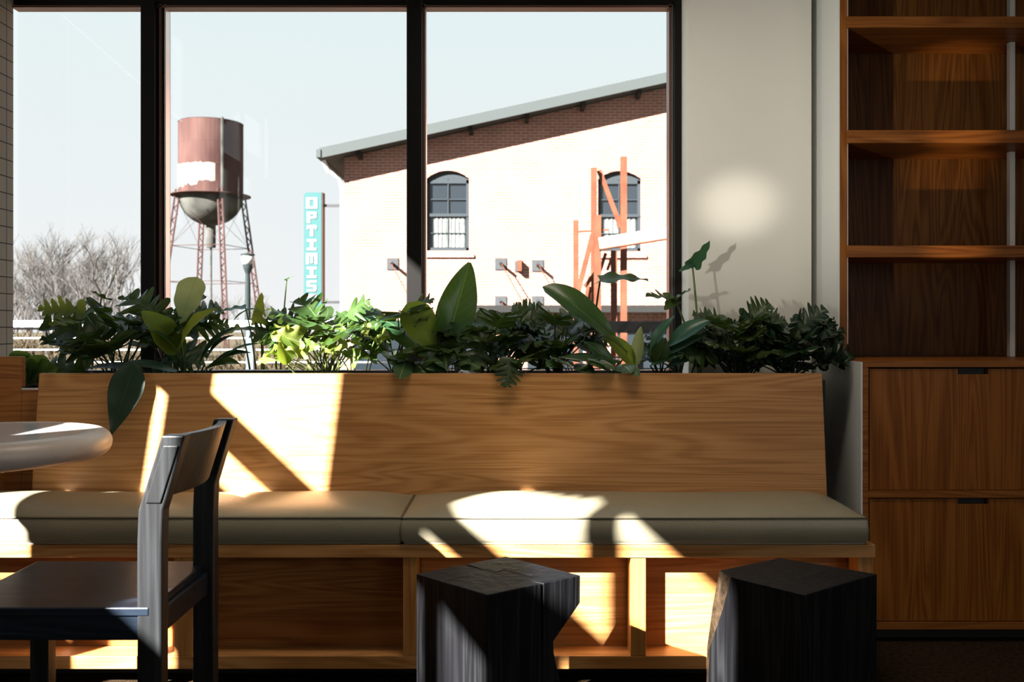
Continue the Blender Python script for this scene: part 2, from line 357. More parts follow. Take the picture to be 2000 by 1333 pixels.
# housing added around the overhead fill light
fx = MB(); fx.box((-.62, 2.30, 3.40), (1.02, 2.60, CZ)); o = fx.build('fill_light_housing', BLACK)
tag(o, 'long black housing added around the unseen fill light above the seating area', 'lamp')

# ---------------------------------------------------------------- planter, bench
pl = thing('planter_box', (-.3, 3.7, .0), 'long timber planter trough full of dark soil behind the bench backrest', 'planter')
m = MB(); m.box((-1.72, 3.46, FZ), (1.16, 3.49, .895)); m.box((-2.15, 3.86, FZ), (1.16, 3.885, .875)); m.box((-2.15, 3.54, FZ), (-2.12, 3.86, .86)); m.box((1.13, 3.49, FZ), (1.16, 3.86, .895))
m.build('trough', BLACK, pl)  # black colour stands in for the shade in the gap beside the backrest
m = MB(); n_ = 60
for i in range(n_+1):
    for j in range(9):
        m.v.append((-2.12 + 3.25*i/n_, 3.50 + .36*j/8, .865 + random.Random(i*9+j).uniform(-.008, .012)))
for i in range(n_):
    for j in range(8):
        a = i*9+j; m.f.append((a, a+9, a+10, a+1)); m.m.append(0)
m.build('soil', SOIL, pl)

be = thing('banquette_bench', (-.3, 3.1, FZ), 'long honey-oak banquette bench with tall reclined backrest below the window', 'bench')
# backrest: bottom y 3.38 z .36, top y 3.43
def byz(z): return 3.38 + (z - .52) * .05 / .40
m = MB()
zt = .9215
def slab(xa0, xa1, xb0, xb1, z0, z1, th=.03):
    return [(xa0, byz(z0), z0), (xa1, byz(z0), z0), (xa1, byz(z0)+th, z0), (xa0, byz(z0)+th, z0)], [(xb0, byz(z1), z1), (xb1, byz(z1), z1), (xb1, byz(z1)+th, z1), (xb0, byz(z1)+th, z1)]
b4, t4 = slab(-1.734, 1.138, -1.734, 1.138, .40, zt); m.hexa(b4, t4)
m.build('backrest', OAK, be, bevel=.002)
m = MB(); b4, t4 = slab(-1.7345, -1.730, -1.7345, -1.730, .40, zt+.0006, .031); m.hexa(b4, t4)
b4, t4 = slab(-1.73, 1.1385, -1.73, 1.1385, .915, zt+.0008, .031)
m.build('edge_strip', OAKV, be)
# seat deck and front rail
boxo('seat_rail', (-2.4, 2.98, .357), (1.159, 3.04, .398), OAK, be, .002)
boxo('seat_deck', (-2.4, 3.04, .375), (1.159, 3.40, .398), OAKD, be)
for a, b in ((-1.078, -1.022), (-.348, -.302), (.379, .4276), (1.105, 1.153)):
    boxo('upright', (a, 2.985, .042), (b, 3.07, .357), OAKV, be, .0015)
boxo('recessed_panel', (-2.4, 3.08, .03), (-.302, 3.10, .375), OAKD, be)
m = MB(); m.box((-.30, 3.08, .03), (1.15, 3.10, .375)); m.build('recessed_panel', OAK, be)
boxo('base_board', (-2.4, 2.985, .0), (1.153, 3.08, .042), OAK, be, .002)
boxo('toe_kick', (-2.4, 3.14, FZ), (1.12, 3.16, .0), BLACK, be)
boxo('end_panel', (1.125, 3.10, .0), (1.153, 3.38, .375), OAKV, be)

def cushion(name, x0, x1, y0, y1, z0, zs, crown, label):
    nx, ny = 46, 16; r = .022
    t = thing(name, ((x0+x1)/2, y0, z0), label, 'cushion', None)
    m = MB()
    def inset(u, k):   # rounded plan outline parameter
        return u
    top = []
    for j in range(ny+1):
        for i in range(nx+1):
            a = i/nx; b = j/ny
            # cluster samples towards the edges
            a = .5-.5*math.cos(math.pi*a); b = .5-.5*math.cos(math.pi*b)
            ea = min(a*(x1-x0), (1-a)*(x1-x0)); eb = min(b*(y1-y0), (1-b)*(y1-y0))
            d = min(ea, eb)
            h = 1-math.exp(-ea/.05); h2 = 1-math.exp(-eb/.06)
            z = zs + crown*h*h2 + .004*math.sin(a*9+x0*3)*h*h2
            # slight corner rounding in plan
            x = x0+(x1-x0)*a; y = y0+(y1-y0)*b
            y += .004*math.sin(math.pi*a)*-1 if b < .01 else 0
            m.v.append((x, y, z))
    for j in range(ny):
        for i in range(nx):
            a = j*(nx+1)+i; m.f.append((a, a+1, a+nx+2, a+nx+1)); m.m.append(0)
    # sides: from seam down with a soft bulge
    ring = [j for j in range(nx+1)] + [(k)*(nx+1)+nx for k in range(1, ny+1)] + [ny*(nx+1)+i for i in range(nx-1, -1, -1)] + [k*(nx+1) for k in range(ny-1, 0, -1)]
    rp = [Vector(m.v[i]) for i in ring]; prev = ring
    cx, cy = (x0+x1)/2, (y0+y1)/2
    levels = [(-.004, .0), (-.012, .006), (-.04, .009), (-.07, .007), (z0+.008-zs, .003), (z0-zs, -.004)]
    for dz, bul in levels:
        idx = []
        for p in rp:
            ox = -1 if p.x <= x0+1e-5 else (1 if p.x >= x1-1e-5 else 0); oy = -1 if p.y <= y0+.006 else (1 if p.y >= y1-1e-5 else 0)
            idx.append(len(m.v)); m.v.append((p.x+ox*bul, p.y+oy*bul, zs+dz))
        for k in range(len(prev)):
            k2 = (k+1) % len(prev); m.f.append((prev[k], idx[k], idx[k2], prev[k2])); m.m.append(0)
        prev = idx
    m.f.append(tuple(prev)); m.m.append(0)
    m.build('upholstery', LEATHER, t, smooth=True)
    s = MB(); path = [p + Vector((0, 0, .0)) for p in rp]
    out = []
    for p in path:
        ox = -1 if p.x <= x0+1e-5 else (1 if p.x >= x1-1e-5 else 0); oy = -1 if p.y <= y0+.006 else (1 if p.y >= y1-1e-5 else 0)
        out.append((p.x+ox*.003, p.y+oy*.003, p.z-.003))
    s.tube(out + [out[0]], .0028, 6, cap=False); s.build('piping', PIPING, t, smooth=True)
    return t
cushion('seat_cushion', -2.35, -.356, 2.985, 3.372, .400, .487, .036, 'olive-beige leather seat cushion behind the black chair, left one of the pair')
cushion('seat_cushion', -.346, 1.126, 2.980, 3.372, .400, .487, .036, 'olive-beige leather seat cushion on the right, above the two dark stools')

# left return unit beside the tiled pier
lr = thing('bench_return', (-2.1, 3.5, FZ), 'oak return of the banquette at far left, below the tiled pier', 'partition')
boxo('partition_panel', (-2.45, 3.50, .40), (-1.836, 3.53, .981), OAKD, lr, .002)
boxo('side_panel', (-2.45, 3.405, .40), (-1.90, 3.50, .62), OAKD, lr, .002)
lk = boxo('connecting_panel', (-1.836, 3.50, .40), (-1.70, 3.525, .857), OAKD, lr, .002)
boxo('metal_lip', (-1.836, 3.50, .857), (-1.74, 3.53, .864), METAL, lr)

# ---------------------------------------------------------------- shelving and drawers on the right
sh = thing('wall_shelving_unit', (2.2, 3.9, .968), 'tall walnut-toned oak shelving unit with empty bays at the right', 'shelving')
boxo('side_panel', (1.292, 3.68, .968), (1.32, 4.05, 3.0), CAB, sh, .0015)
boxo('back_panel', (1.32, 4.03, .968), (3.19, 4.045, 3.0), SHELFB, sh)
for z0, z1 in ((1.366, 1.412), (1.815, 1.866), (2.269, 2.313), (2.72, 2.765)):
    boxo('shelf', (1.315, 3.672, z0), (3.19, 4.03, z1), CABX, sh, .0015)
m = MB(); m.box((2.056, 3.86, .968), (2.078, 3.885, 3.0)); m.build('upright_post', POST, sh, .001)
m = MB(); m.box((1.3205, 3.682, .97), (1.3235, 3.70, 3.0)); m.build('metal_edge', POST, sh)
DX = 1.291
dc = thing('drawer_cabinet', (2.2, 3.7, FZ), 'low walnut-toned oak cabinet with two cut-out drawers below the shelving', 'cabinet')
m = MB(); m.box((1.291, 3.44, .944), (3.19, 4.045, .9665)); m.box((1.291, 3.44, -.01), (1.312, 4.045, .944)); m.box((1.312, 3.44, .463), (3.19, 4.045, .489)); m.box((1.29, 3.44, -.022), (3.19, 4.045, .004)); m.box((1.312, 4.0, .004), (3.19, 4.045, .944))
m.build('carcass', CABX, dc, .001)
for z0, z1 in ((.4915, .938), (.008, .459)):
    cx0, cx1 = 1.643, 1.756
    m = MB(); a, b = 1.318, 2.4
    m.box((a, 3.446, z0), (b, 3.466, z1-.020)); m.box((a, 3.446, z1-.020), (cx0, 3.466, z1)); m.box((cx1, 3.446, z1-.020), (b, 3.466, z1))
    d_ = m.build('drawer_front', CAB, dc); 
    boxo('finger_pull', (cx0-.003, 3.467, z1-.023), (cx1+.003, 3.475, z1+.002), BLACK, d_)
boxo('toe_kick', (1.33, 3.5, FZ), (3.19, 3.52, -.02), BLACK, dc)

# ---------------------------------------------------------------- round table
tb = thing('round_table', (-1.48, 2.6, FZ), 'round pale table with a fat rounded rim and glossy inset top, far left', 'table')
m = MB(); prof = [(.05, .725), (.25, .725)]; TC = (-1.48, 2.6, 0)
for k in range(11):
    a = -math.pi/2 + math.pi*k/10; prof.append((.306+.034*math.cos(a), .763+.036*math.sin(a)))
prof += [(.280, .7995), (.278, .7970)]
m.lathe(prof, TC, 72); m.build('rim', RIM, tb, smooth=True)
m = MB(); m.lathe([(.278, .790), (.278, .7986), (.01, .7986)], TC, 72); m.build('inset_top', TOPGLOSS, tb)
m = MB(); m.lathe([(.075, FZ), (.075, FZ+.012), (.03, FZ+.02), (.03, .70), (.05, .725)], TC, 24); m.build('pedestal', BLACK, tb, smooth=True)

# ---------------------------------------------------------------- black chair
ch = thing('dining_chair', (-1.08, 2.36, FZ), 'black-stained wooden dining chair with open back, seat facing the round table', 'chair')
yn0, yn1, yf0, yf1 = 2.15, 2.195, 2.525, 2.57
def post(y0, y1, fl):
    m = MB()
    def q(z, xa, xb): return [(xa, y0, z), (xb, y0, z), (xb, y1, z), (xa, y1, z)]
    m.loops([q(FZ, -.863, -.806), q(.60, -.863, -.806), q(.672, -.860, -.803), q(.845, -.806, -.752)])
    return m
p1 = post(yn0, yn1, 1).build('back_leg', BLACKWOODV, ch, .004)
post(yf0, yf1, 1).build('back_leg', BLACKWOODV, ch, .004)
# tenon plate on the near post
m = MB()
def xl(z): return -.860 + (z-.672)*(.054/.173)
m.loops([[(xl(z)+.012, yn0-.004, z), (xl(z)+.047, yn0-.004, z), (xl(z)+.047, yn0+.002, z), (xl(z)+.012, yn0+.002, z)] for z in (.690, .822)])
m.build('tenon', BLACKWOODV, p1, .002)
# curved back slat
m = MB(); rings = []
for k in range(13):
    y = yn1-.004 + (yf0-yn1+.008)*k/12; s = math.sin(math.pi*k/12)
    dx = .030*s
    zt_, zb = .842, .695
    rings.append([(xl(zb)+.012+dx, y, zb), (xl(zb)+.036+dx, y, zb), (xl(zt_)+.036+dx, y, zt_), (xl(zt_)+.012+dx, y, zt_)])
m.loops(rings); m.build('back_slat', BLACKWOODV, ch, .002, smooth=False)
boxo('seat', (-1.305, 2.148, .430), (-.835, 2.572, .450), BLACKWOOD, ch, .003)
boxo('apron', (-1.30, 2.155, .372), (-.86, 2.175, .430), BLACKWOOD, ch, .002)
boxo('apron', (-1.30, 2.545, .372), (-.86, 2.565, .430), BLACKWOOD, ch, .002)
boxo('apron', (-.850, 2.19, .372), (-.822, 2.53, .4295), BLACKWOOD, ch, .002)
boxo('apron', (-1.30, 2.175, .372), (-1.28, 2.545, .430), BLACKWOOD, ch, .002)
for y0, y1 in ((2.152, 2.197), (2.523, 2.568)):
    boxo('front_leg', (-1.302, y0, FZ), (-1.252, y1, .4295), BLACKWOODV, ch, .003)

# ---------------------------------------------------------------- charred stools
def seat_on(px, py, z): 
    d = (HZ - z) * F / (py - HY); return Vector(((px - CX) * d / F, d, z))
def lerp(a, b, t): return a + (b-a)*t
def stool1():
    L, Fr, Rr, B = seat_on(813, 1117, .45), seat_on(952, 1158, .45), seat_on(1134, 1120, .45), seat_on(988, 1083, .45)
    inn = (L+Fr+Rr+B)/4
    t = thing('stump_stool', (inn.x, inn.y, FZ), 'charred black timber block stool with split top and notched side, nearer the chair', 'stool')
    def ring(z, rin, nn=.0, slit=True):
        l, f_, r_, b_ = [Vector((q.x, q.y, z)) for q in (L, Fr, Rr, B)]
        g0 = lerp(f_, r_, .562); g1 = lerp(f_, r_, .585); gi = lerp(lerp(f_, r_, .573), lerp(l, b_, .5), .16 if slit else .02)
        c0 = lerp(b_, l, .46); c1 = lerp(b_, l, .50); ci = lerp(lerp(b_, l, .48), lerp(f_, r_, .5), .30 if slit else .02)
        r_ = lerp(r_, f_, rin)
        b_ = lerp(b_, Vector((inn.x, inn.y, z)), rin*.5)
        return [l, f_, g0, gi, g1, r_, b_, c0, ci, c1]
    m = MB()
    m.loops([ring(FZ, .05, slit=False), ring(.10, .17, slit=False), ring(.26, .30, slit=False), ring(.29, .305), ring(.372, .004), ring(.444, 0), ], caps=False)
    n = len(m.v); m.f.append(tuple(range(n-10, n))); m.m.append(1)
    m.f.append(tuple(range(9, -1, -1))); m.m.append(0)
    m.build('block', [CHAR, CHARTOP], t, .0025)
    # hairline cracks across the top
    m = MB()
    def crack(pts, wd):
        q = [seat_on(x, y, .4446) for x, y in pts]
        for a, b in zip(q, q[1:]):
            dd = (b-a).normalized(); nn = Vector((-dd.y, dd.x, 0))*wd
            m.add([a-nn, b-nn*.7, b+nn*.7, a+nn, a-nn+Vector((0,0,-.004)), b-nn+Vector((0,0,-.004)), b+nn+Vector((0,0,-.004)), a+nn+Vector((0,0,-.004))], [(0,1,2,3),(4,7,6,5),(0,4,5,1),(1,5,6,2),(2,6,7,3),(3,7,4,0)])
    for c_ in ([(950, 1111), (967, 1117), (985, 1113), (1010, 1119), (1040, 1124)], [(876, 1133), (895, 1128), (915, 1127)]):
        m = MB(); crack(c_, .0014); m.build('crack', BLACK, t)
def stool2():
    L, Fr, Rr, B = seat_on(1405, 1115, .45), seat_on(1572, 1163, .45), seat_on(1713, 1122, .45), seat_on(1522, 1090, .45)
    L2 = seat_on(1428, 1128, .45)
    inn = (L+Fr+Rr+B)/4
    t = thing('stump_stool', (inn.x, inn.y, FZ), 'charred black timber block stool with a brown sawn facet, in front of the drawers', 'stool')
    def ring(z, out, k):
        l, l2, f_, r_, b_ = [Vector((q.x, q.y, z)) for q in (L, L2, Fr, Rr, B)]
        l = l + Vector((-out, 0, 0)); l2 = lerp(l2, l, k) + Vector((-out*.4*(1-k), 0, 0))
        f_ = f_ + Vector((-out*.1, 0, 0)); b_ = b_ + Vector((-out*.5, 0, 0))
        return [l, l2, f_, r_, b_]
    rs = [ring(FZ, .030, .93), ring(.10, .036, .93), ring(.25, .033, .85), ring(.36, .018, .35), ring(.45, 0, 0)]
    m = MB()
    for i in range(len(rs)-1):
        for k in range(5):
            k2 = (k+1) % 5
            m.add([rs[i][k], rs[i][k2], rs[i+1][k2], rs[i+1][k]], [(0, 1, 2, 3)], 2 if k == 0 else 0)
    m.add(rs[-1], [(0, 1, 2, 3, 4)], 1); m.add(rs[0], [(4, 3, 2, 1, 0)], 0)
    o = m.build('block', [CHAR, CHARTOP, CUTWOOD], t)
    w_ = o.modifiers.new('weld', 'WELD'); w_.merge_threshold = .0001
    b = o.modifiers.new('bevel', 'BEVEL'); b.width = .002; b.segments = 2
    m = MB()
    def crack(pts, wd):
        q = [seat_on(x, y, .4503) for x, y in pts]
        for a, b in zip(q, q[1:]):
            dd = (b-a).normalized(); nn = Vector((-dd.y, dd.x, 0))*wd; dn = Vector((0, 0, -.004))
            m.add([a-nn, b-nn*.7, b+nn*.7, a+nn, a-nn+dn, b-nn+dn, b+nn+dn, a+nn+dn], [(0,1,2,3),(4,7,6,5),(0,4,5,1),(1,5,6,2),(2,6,7,3),(3,7,4,0)])
    for c_ in ([(1620, 1111), (1590, 1119), (1556, 1128)], [(1450, 1128), (1480, 1136), (1500, 1134)]):
        m = MB(); crack(c_, .0014); m.build('crack', BLACK, t)
stool1(); stool2()
exec_plants = True
# ---------------------------------------------------------------- plants
def leaf_mesh(kind, base, tip, n, wid, bend=.1, cup=.15, wave=0, seed=0, lobes=6):
    rnd = random.Random(seed)
    base = Vector(base); tip = Vector(tip); T = tip-base; Ln = T.length; Tn = T.normalized()
    n = Vector(n); N = (n - Tn*n.dot(Tn)).normalized(); Sd = Tn.cross(N)
    m = MB(); rows = []
    if kind == 'spoon':
        K = 20; cols = 6
        for i in range(K+1):
            v = i/K; hw = wid*.5*(math.sin(math.pi/2*min(1, v/.68))**1.25 if v < .68 else math.sqrt(max(0, 1-((v-.68)/.32)**2)))
            rows.append((v, max(hw*(1+.03*math.sin(v*15+seed)), .002), 0))
    elif kind == 'drop':
        K = 18; cols = 5
        for i in range(K+1):
            v = i/K; hw = wid*.5*math.sin(math.pi*min(.99, v**.60*.98+.01))**1.05
            rows.append((v, max(hw, .001), 0))
    elif kind == 'paddle':
        K = 18; cols = 6
        for i in range(K+1):
            v = i/K; hw = wid*.5*max(.02, math.sin(math.pi*min(1, v**.85*.97+.02)))**.75
            rows.append((v, hw, 0))
    elif kind == 'lance':
        K = 16; cols = 4
        for i in range(K+1):
            v = i/K; hw = wid*.5*max(.012, math.sin(math.pi*min(1, v*.97+.015)))
            rows.append((v, hw, 0))
    elif kind == 'arrow':
        K = 18; cols = 6
        for i in range(K+1):
            v = i/K; hw = wid*.5*(max(.0, (1-v))**.75*1.05)*(1 if v > .06 else .8+v*3) + .002
            hw *= 1+.07*math.sin(v*22+seed)
            rows.append((v, hw, -.30))
    else:
        K = lobes*6; cols = 4
        for i in range(K+1):
            v = i/K; env = (math.sin(math.pi*min(1, v*.86+.14))**.6) * (1-.35*v)
            ph = (v*lobes) % 1.0; lob = math.sin(math.pi*ph)**.7
            hw = wid*.62*env*(.17+.83*lob*(1 if v < .97 else .3))
            rows.append((v, max(hw, .003), .42 if v > .2 else .42-(.2-v)*3.6))
    for i, (v, hw, sweep) in enumerate(rows):
        for j in range(-cols, cols+1):
            s = j/cols; a = abs(s)
            x = s*hw
            jit = 1
            along = v*Ln + sweep*a*hw*(1 if kind != 'arrow' else (1-v)**2*1.6)
            z = bend*Ln*(math.sin(math.pi*.5*v*1.3) - v*.55*1.6)*1.0
            z += cup*hw*a**1.6*1.0
            if wave: z += wave*wid*math.sin(v*17+seed+ (2 if s > 0 else 0))*a**2
            p = base + Tn*along + Sd*x + N*z
            m.v.append(tuple(p)); m.uv[len(m.v)-1] = (.5+.5*s*(.35+.65*min(1, hw/(wid*.5))), v)
    c = 2*cols+1
    for i in range(len(rows)-1):
        for j in range(2*cols):
            a = i*c+j; m.f.append((a, a+1, a+c+1, a+c)); m.m.append(0)
    return m
def add_leaf(root, kind, base, tip, n, wid, mat, stalk_from=None, smat=None, srad=.0035, **k):
    m = leaf_mesh(kind, base, tip, n, wid, **k)
    lf = m.build('leaf', mat, root, smooth=True)
    if stalk_from is not None:
        a = Vector(stalk_from); b = Vector(base); d = b-a
        mid = a + d*.5 + Vector((0, 0, .06*d.length)) - Vector((d.x, d.y, 0))*.12
        pts = [(1-t)**2*a + 2*t*(1-t)*mid + t*t*b for t in [i/7 for i in range(8)]]
        s = MB(); s.tube(pts, [srad*1.25-srad*.4*i/7 for i in range(8)], 6); s.build('leaf_stalk', smat or STALKD, lf, smooth=True)
    return lf
SZ = .866
def plant(name, px, d, label, cat='plant', group=None):
    x = (px-CX)*d/F
    return thing(name, (x, d, SZ), label, cat, group)
CAMV = Vector((0, -1, .15))
def philo(px, d, spread, height, n, seed, label, mat=None, smat=None, leafsize=.16, low=.15, tilt=.5):
    height *= 1.10; n = int(n*.85)
    """split-leaf philodendron: crown of lobed leaves on stalks"""
    r = plant('split_leaf_plant', px, d, label); rnd = random.Random(seed); o = Vector(r['_o'])
    for i in range(n):
        a = 2*math.pi*(i*.382 + rnd.uniform(-.05, .05)); k = math.sqrt((i+.6)/n)
        rad = spread*(.18+.62*k); hz = height*(1-(1-low)*k**1.7*rnd.uniform(.55, 1.0))
        b = o + Vector((math.cos(a)*rad, math.sin(a)*min(rad*.75, .19), hz))
        b.y = min(max(b.y, 3.46), 3.86 if px > 1250 else 3.96)
        dirv = Vector((math.cos(a), math.sin(a)*.6-.12, rnd.uniform(-.05, .75)*(1.2-k))).normalized()
        L_ = leafsize*rnd.uniform(.8, 1.2)
        tip = b + dirv*L_
        tip.y = min(tip.y, 3.87 if px > 1250 else 4.02)
        if tip.z < .93 and tip.y < 3.47: tip.z = .94
        nn = Vector((rnd.uniform(-.4, .4)+math.cos(a)*tilt*.6, -rnd.uniform(.25, .9), 1))
        add_leaf(r, 'split', b, tip, nn, L_*rnd.uniform(1.0, 1.25), mat or PHILO, o + Vector((rnd.uniform(-.03, .03), rnd.uniform(-.03, .03), 0)), smat,
                 .0032, bend=rnd.uniform(.05, .18), cup=rnd.uniform(-.25, .3), wave=.07, seed=seed*31+i, lobes=rnd.choice((5, 6, 6, 7)))
    return r
# left group
a = philo(235, 3.72, .22, .22, 22, 3, 'dark split-leaf plant at the left end of the planter, left of the first mullion')
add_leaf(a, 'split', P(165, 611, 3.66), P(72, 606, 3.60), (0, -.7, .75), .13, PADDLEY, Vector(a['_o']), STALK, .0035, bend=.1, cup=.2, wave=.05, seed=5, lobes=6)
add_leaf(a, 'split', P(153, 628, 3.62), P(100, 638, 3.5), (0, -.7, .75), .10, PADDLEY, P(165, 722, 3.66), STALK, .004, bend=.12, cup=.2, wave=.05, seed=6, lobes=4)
add_leaf(a, 'arrow', P(198, 582, 3.7), P(178, 569, 3.66), (0, -.3, 1), .09, PHILO, P(180, 722, 3.7), STALK, .003, bend=.1, wave=.05)
b = philo(325, 3.80, .14, .27, 14, 7, 'dark split-leaf plant directly behind the pale upright paddle leaf', low=.5)
c = plant('paddle_leaf_plant', 360, 3.66, 'broad paddle-leaf plant with one pale upright leaf, in front of the first mullion'); o_ = Vector(c['_o'])
add_leaf(c, 'spoon', P(352, 640, 3.70), P(385, 541, 3.74), (-.1, -1, .2), .122, PADDLEP, o_, STALKD, bend=.08, cup=.2, wave=.03, seed=1)
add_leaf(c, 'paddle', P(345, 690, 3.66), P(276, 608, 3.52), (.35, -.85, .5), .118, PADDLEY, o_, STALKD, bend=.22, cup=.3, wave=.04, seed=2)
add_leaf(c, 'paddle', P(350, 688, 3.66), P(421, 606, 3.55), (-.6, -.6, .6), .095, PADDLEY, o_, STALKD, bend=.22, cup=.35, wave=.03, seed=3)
add_leaf(c, 'lance', P(358, 700, 3.64), P(278, 640, 3.50), (.1, -.4, .9), .05, PADDLE, o_, STALKD, bend=.2, cup=.3, seed=4)
add_leaf(c, 'paddle', P(352, 705, 3.7), P(330, 640, 3.78), (0, -.9, .4), .10, PADDLE, o_, STALKD, bend=.15, cup=.2, seed=8)
h = plant('drooping_leaf_plant', 300, 3.56, 'deep green plant whose single large leaf hangs over the backrest, below the paddle leaves'); o_ = Vector(h['_o'])
add_leaf(h, 'drop', P(262, 712, 3.405), P(217, 852, 3.33), (.25, -1, .15), .120, DARKLEAF, o_, STALKD, .005, bend=.03, cup=.12, wave=.02, seed=4)
add_leaf(h, 'paddle', P(345, 722, 3.60), P(240, 714, 3.44), (0, -.5, 1), .10, DARKLEAF, o_, STALKD, bend=.3, cup=-.3, seed=9)
add_leaf(h, 'paddle', P(290, 725, 3.60), P(165, 722, 3.60), (0, -.3, 1), .08, DARKLEAF, o_, STALKD, bend=.12, cup=.2, seed=10)
h = plant('lance_leaf_plant', 385, 3.62, 'plant with arching lance leaves standing in front of the grey railing post'); o_ = Vector(h['_o'])
for i, (p, q, w_, mt, nn) in enumerate([((388, 715), (462, 640), .045, DARKLEAF, (-.5, -.6, .5)), ((400, 712), (458, 655), .05, DARKLEAF, (-.3, -.5, .8)), ((405, 722), (490, 690), .055, DARKLEAF, (0, -.5, .9)),
                                         ((415, 720), (516, 672), .03, ARROW, (0, -.4, .9)), ((395, 726), (470, 712), .07, PADDLE, (0, -.5, .9)), ((455, 628), (505, 605), .035, ARROW, (0, -.3, 1))]):
    add_leaf(h, 'lance', P(*p, 3.62), P(*q, 3.58), nn, w_, mt, o_ if i != 5 else None, STALKD, bend=.28, cup=.3, seed=i)
al = plant('arrow_leaf_plant', 500, 3.70, 'tall-stalked arrow-leaf plant standing between the lamp post and the teal sign'); o_ = Vector(al['_o'])
for i, (p, q, w_, mt, nn, st) in enumerate([((480, 602), (428, 611), .055, ARROW, (0, -.35, 1), (500, 722)), ((508, 610), (512, 572), .05, LIME, (0, -1, .2), (512, 722)), ((510, 632), (504, 600), .085, LIME, (-.2, -1, .1), (516, 722)),
                                            ((560, 547), (574, 541), .018, ARROW, (0, -.4, 1), (548, 722)), ((540, 655), (526, 638), .08, PADDLE, (0, -1, .3), (540, 722)),
                                            ((470, 640), (440, 655), .05, PADDLEY, (0, -.5, 1), (488, 722)), ((530, 650), (470, 640), .04, ARROW, (0, -.5, 1), (540, 722))]):
    add_leaf(al, 'arrow', P(*p, 3.68), P(*q, 3.62), nn, w_, mt, P(*st, 3.70), STALK, .003, bend=.12, cup=.15, wave=.05, seed=i)
# sunlit group under the sign
lm = plant('lime_leaf_plant', 590, 3.60, 'low lime-green plant glowing in the sun between the railing post and second mullion'); o_ = Vector(lm['_o']); rnd = random.Random(5)
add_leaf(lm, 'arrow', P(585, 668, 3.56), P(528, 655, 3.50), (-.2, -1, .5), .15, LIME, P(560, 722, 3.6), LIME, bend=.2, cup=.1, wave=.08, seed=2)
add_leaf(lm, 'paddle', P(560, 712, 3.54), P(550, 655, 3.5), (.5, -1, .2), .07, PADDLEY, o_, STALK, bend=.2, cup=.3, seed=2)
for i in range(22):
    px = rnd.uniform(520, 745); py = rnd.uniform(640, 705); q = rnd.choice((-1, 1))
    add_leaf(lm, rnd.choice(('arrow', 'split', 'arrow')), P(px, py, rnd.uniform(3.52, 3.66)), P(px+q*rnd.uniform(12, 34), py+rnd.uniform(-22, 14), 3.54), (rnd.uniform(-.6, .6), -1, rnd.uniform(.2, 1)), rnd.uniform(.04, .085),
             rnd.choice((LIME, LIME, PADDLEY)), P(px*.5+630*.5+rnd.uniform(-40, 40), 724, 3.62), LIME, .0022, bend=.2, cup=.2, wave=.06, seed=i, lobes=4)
philo(640, 3.68, .19, .235, 22, 11, 'split-leaf plant with a sunlit crown in front of the teal sign', low=.45, leafsize=.14)
e_ = philo(770, 3.70, .13, .27, 8, 12, 'split-leaf plant leaning across the second mullion', low=.7, leafsize=.14)
philo(790, 3.60, .15, .13, 8, 15, 'low dark split-leaf plant at the foot of the second mullion', low=.6, leafsize=.13)
# big paddle pair at the second mullion
bp_ = plant('paddle_leaf_plant', 855, 3.62, 'paddle-leaf plant with the tallest upright glossy leaf, beside the second mullion'); o_ = Vector(bp_['_o'])
add_leaf(bp_, 'paddle', P(866, 694, 3.62), P(917, 513, 3.66), (.15, -1, .15), .150, PADDLE, o_, STALK, bend=.10, cup=.35, wave=.05, seed=21)
add_leaf(bp_, 'spoon', P(852, 694, 3.60), P(795, 592, 3.55), (.25, -1, .25), .135, PADDLEY, o_, STALK, bend=.10, cup=.25, wave=.06, seed=22)
add_leaf(bp_, 'paddle', P(838, 700, 3.66), P(690, 618, 3.72), (.2, -.5, .9), .12, PADDLE, o_, STALK, bend=.38, cup=-.2, seed=23)
# centre dark groups
philo(965, 3.66, .17, .225, 28, 25, 'dark split-leaf plant below the pair of anchor plates', low=.2, leafsize=.14)
cc = philo(1010, 3.58, .12, .12, 10, 26, 'low split-leaf plant with one lobed leaf hanging over the backrest centre', low=.3, leafsize=.12)
add_leaf(cc, 'split', P(1000, 700, 3.41), P(988, 757, 3.37), (.1, -1, .1), .10, PHILO, Vector(cc['_o']), STALKD, bend=.05, cup=-.2, wave=.06, seed=4, lobes=5)
add_leaf(cc, 'split', P(944, 650, 3.52), P(925, 725, 3.46), (.1, -1, .2), .14, PHILO, Vector(cc['_o']), STALKD, bend=.12, cup=-.2, wave=.05, seed=14, lobes=5)
philo(1085, 3.70, .15, .24, 24, 27, 'dark split-leaf plant left of the rusty steel posts', low=.25, leafsize=.13)
bq = plant('paddle_leaf_plant', 1190, 3.60, 'paddle-leaf plant with one long arching leaf in front of the rusty steel posts'); o_ = Vector(bq['_o'])
add_leaf(bq, 'spoon', P(1225, 690, 3.58), P(1060, 560, 3.60), (.5, -.85, .5), .118, PADDLE, o_, STALK, bend=.16, cup=.35, wave=.03, seed=31)
add_leaf(bq, 'paddle', P(1210, 705, 3.56), P(1096, 698, 3.50), (0, -.6, .9), .065, PADDLE, o_, STALK, bend=.14, cup=-.25, seed=32)
add_leaf(bq, 'paddle', P(1240, 715, 3.60), P(1178, 655, 3.56), (.3, -.9, .4), .075, PADDLEY, o_, STALK, bend=.2, cup=.3, seed=33)
add_leaf(bq, 'paddle', P(1243, 715, 3.60), P(1252, 638, 3.60), (-.4, -1, .2), .05, PADDLEP, o_, STALK, bend=.12, cup=.3, seed=34)
add_leaf(bq, 'paddle', P(1200, 720, 3.56), P(1140, 668, 3.55), (.3, -.9, .4), .06, PADDLE, o_, STALKD, bend=.2, cup=.3, seed=35)
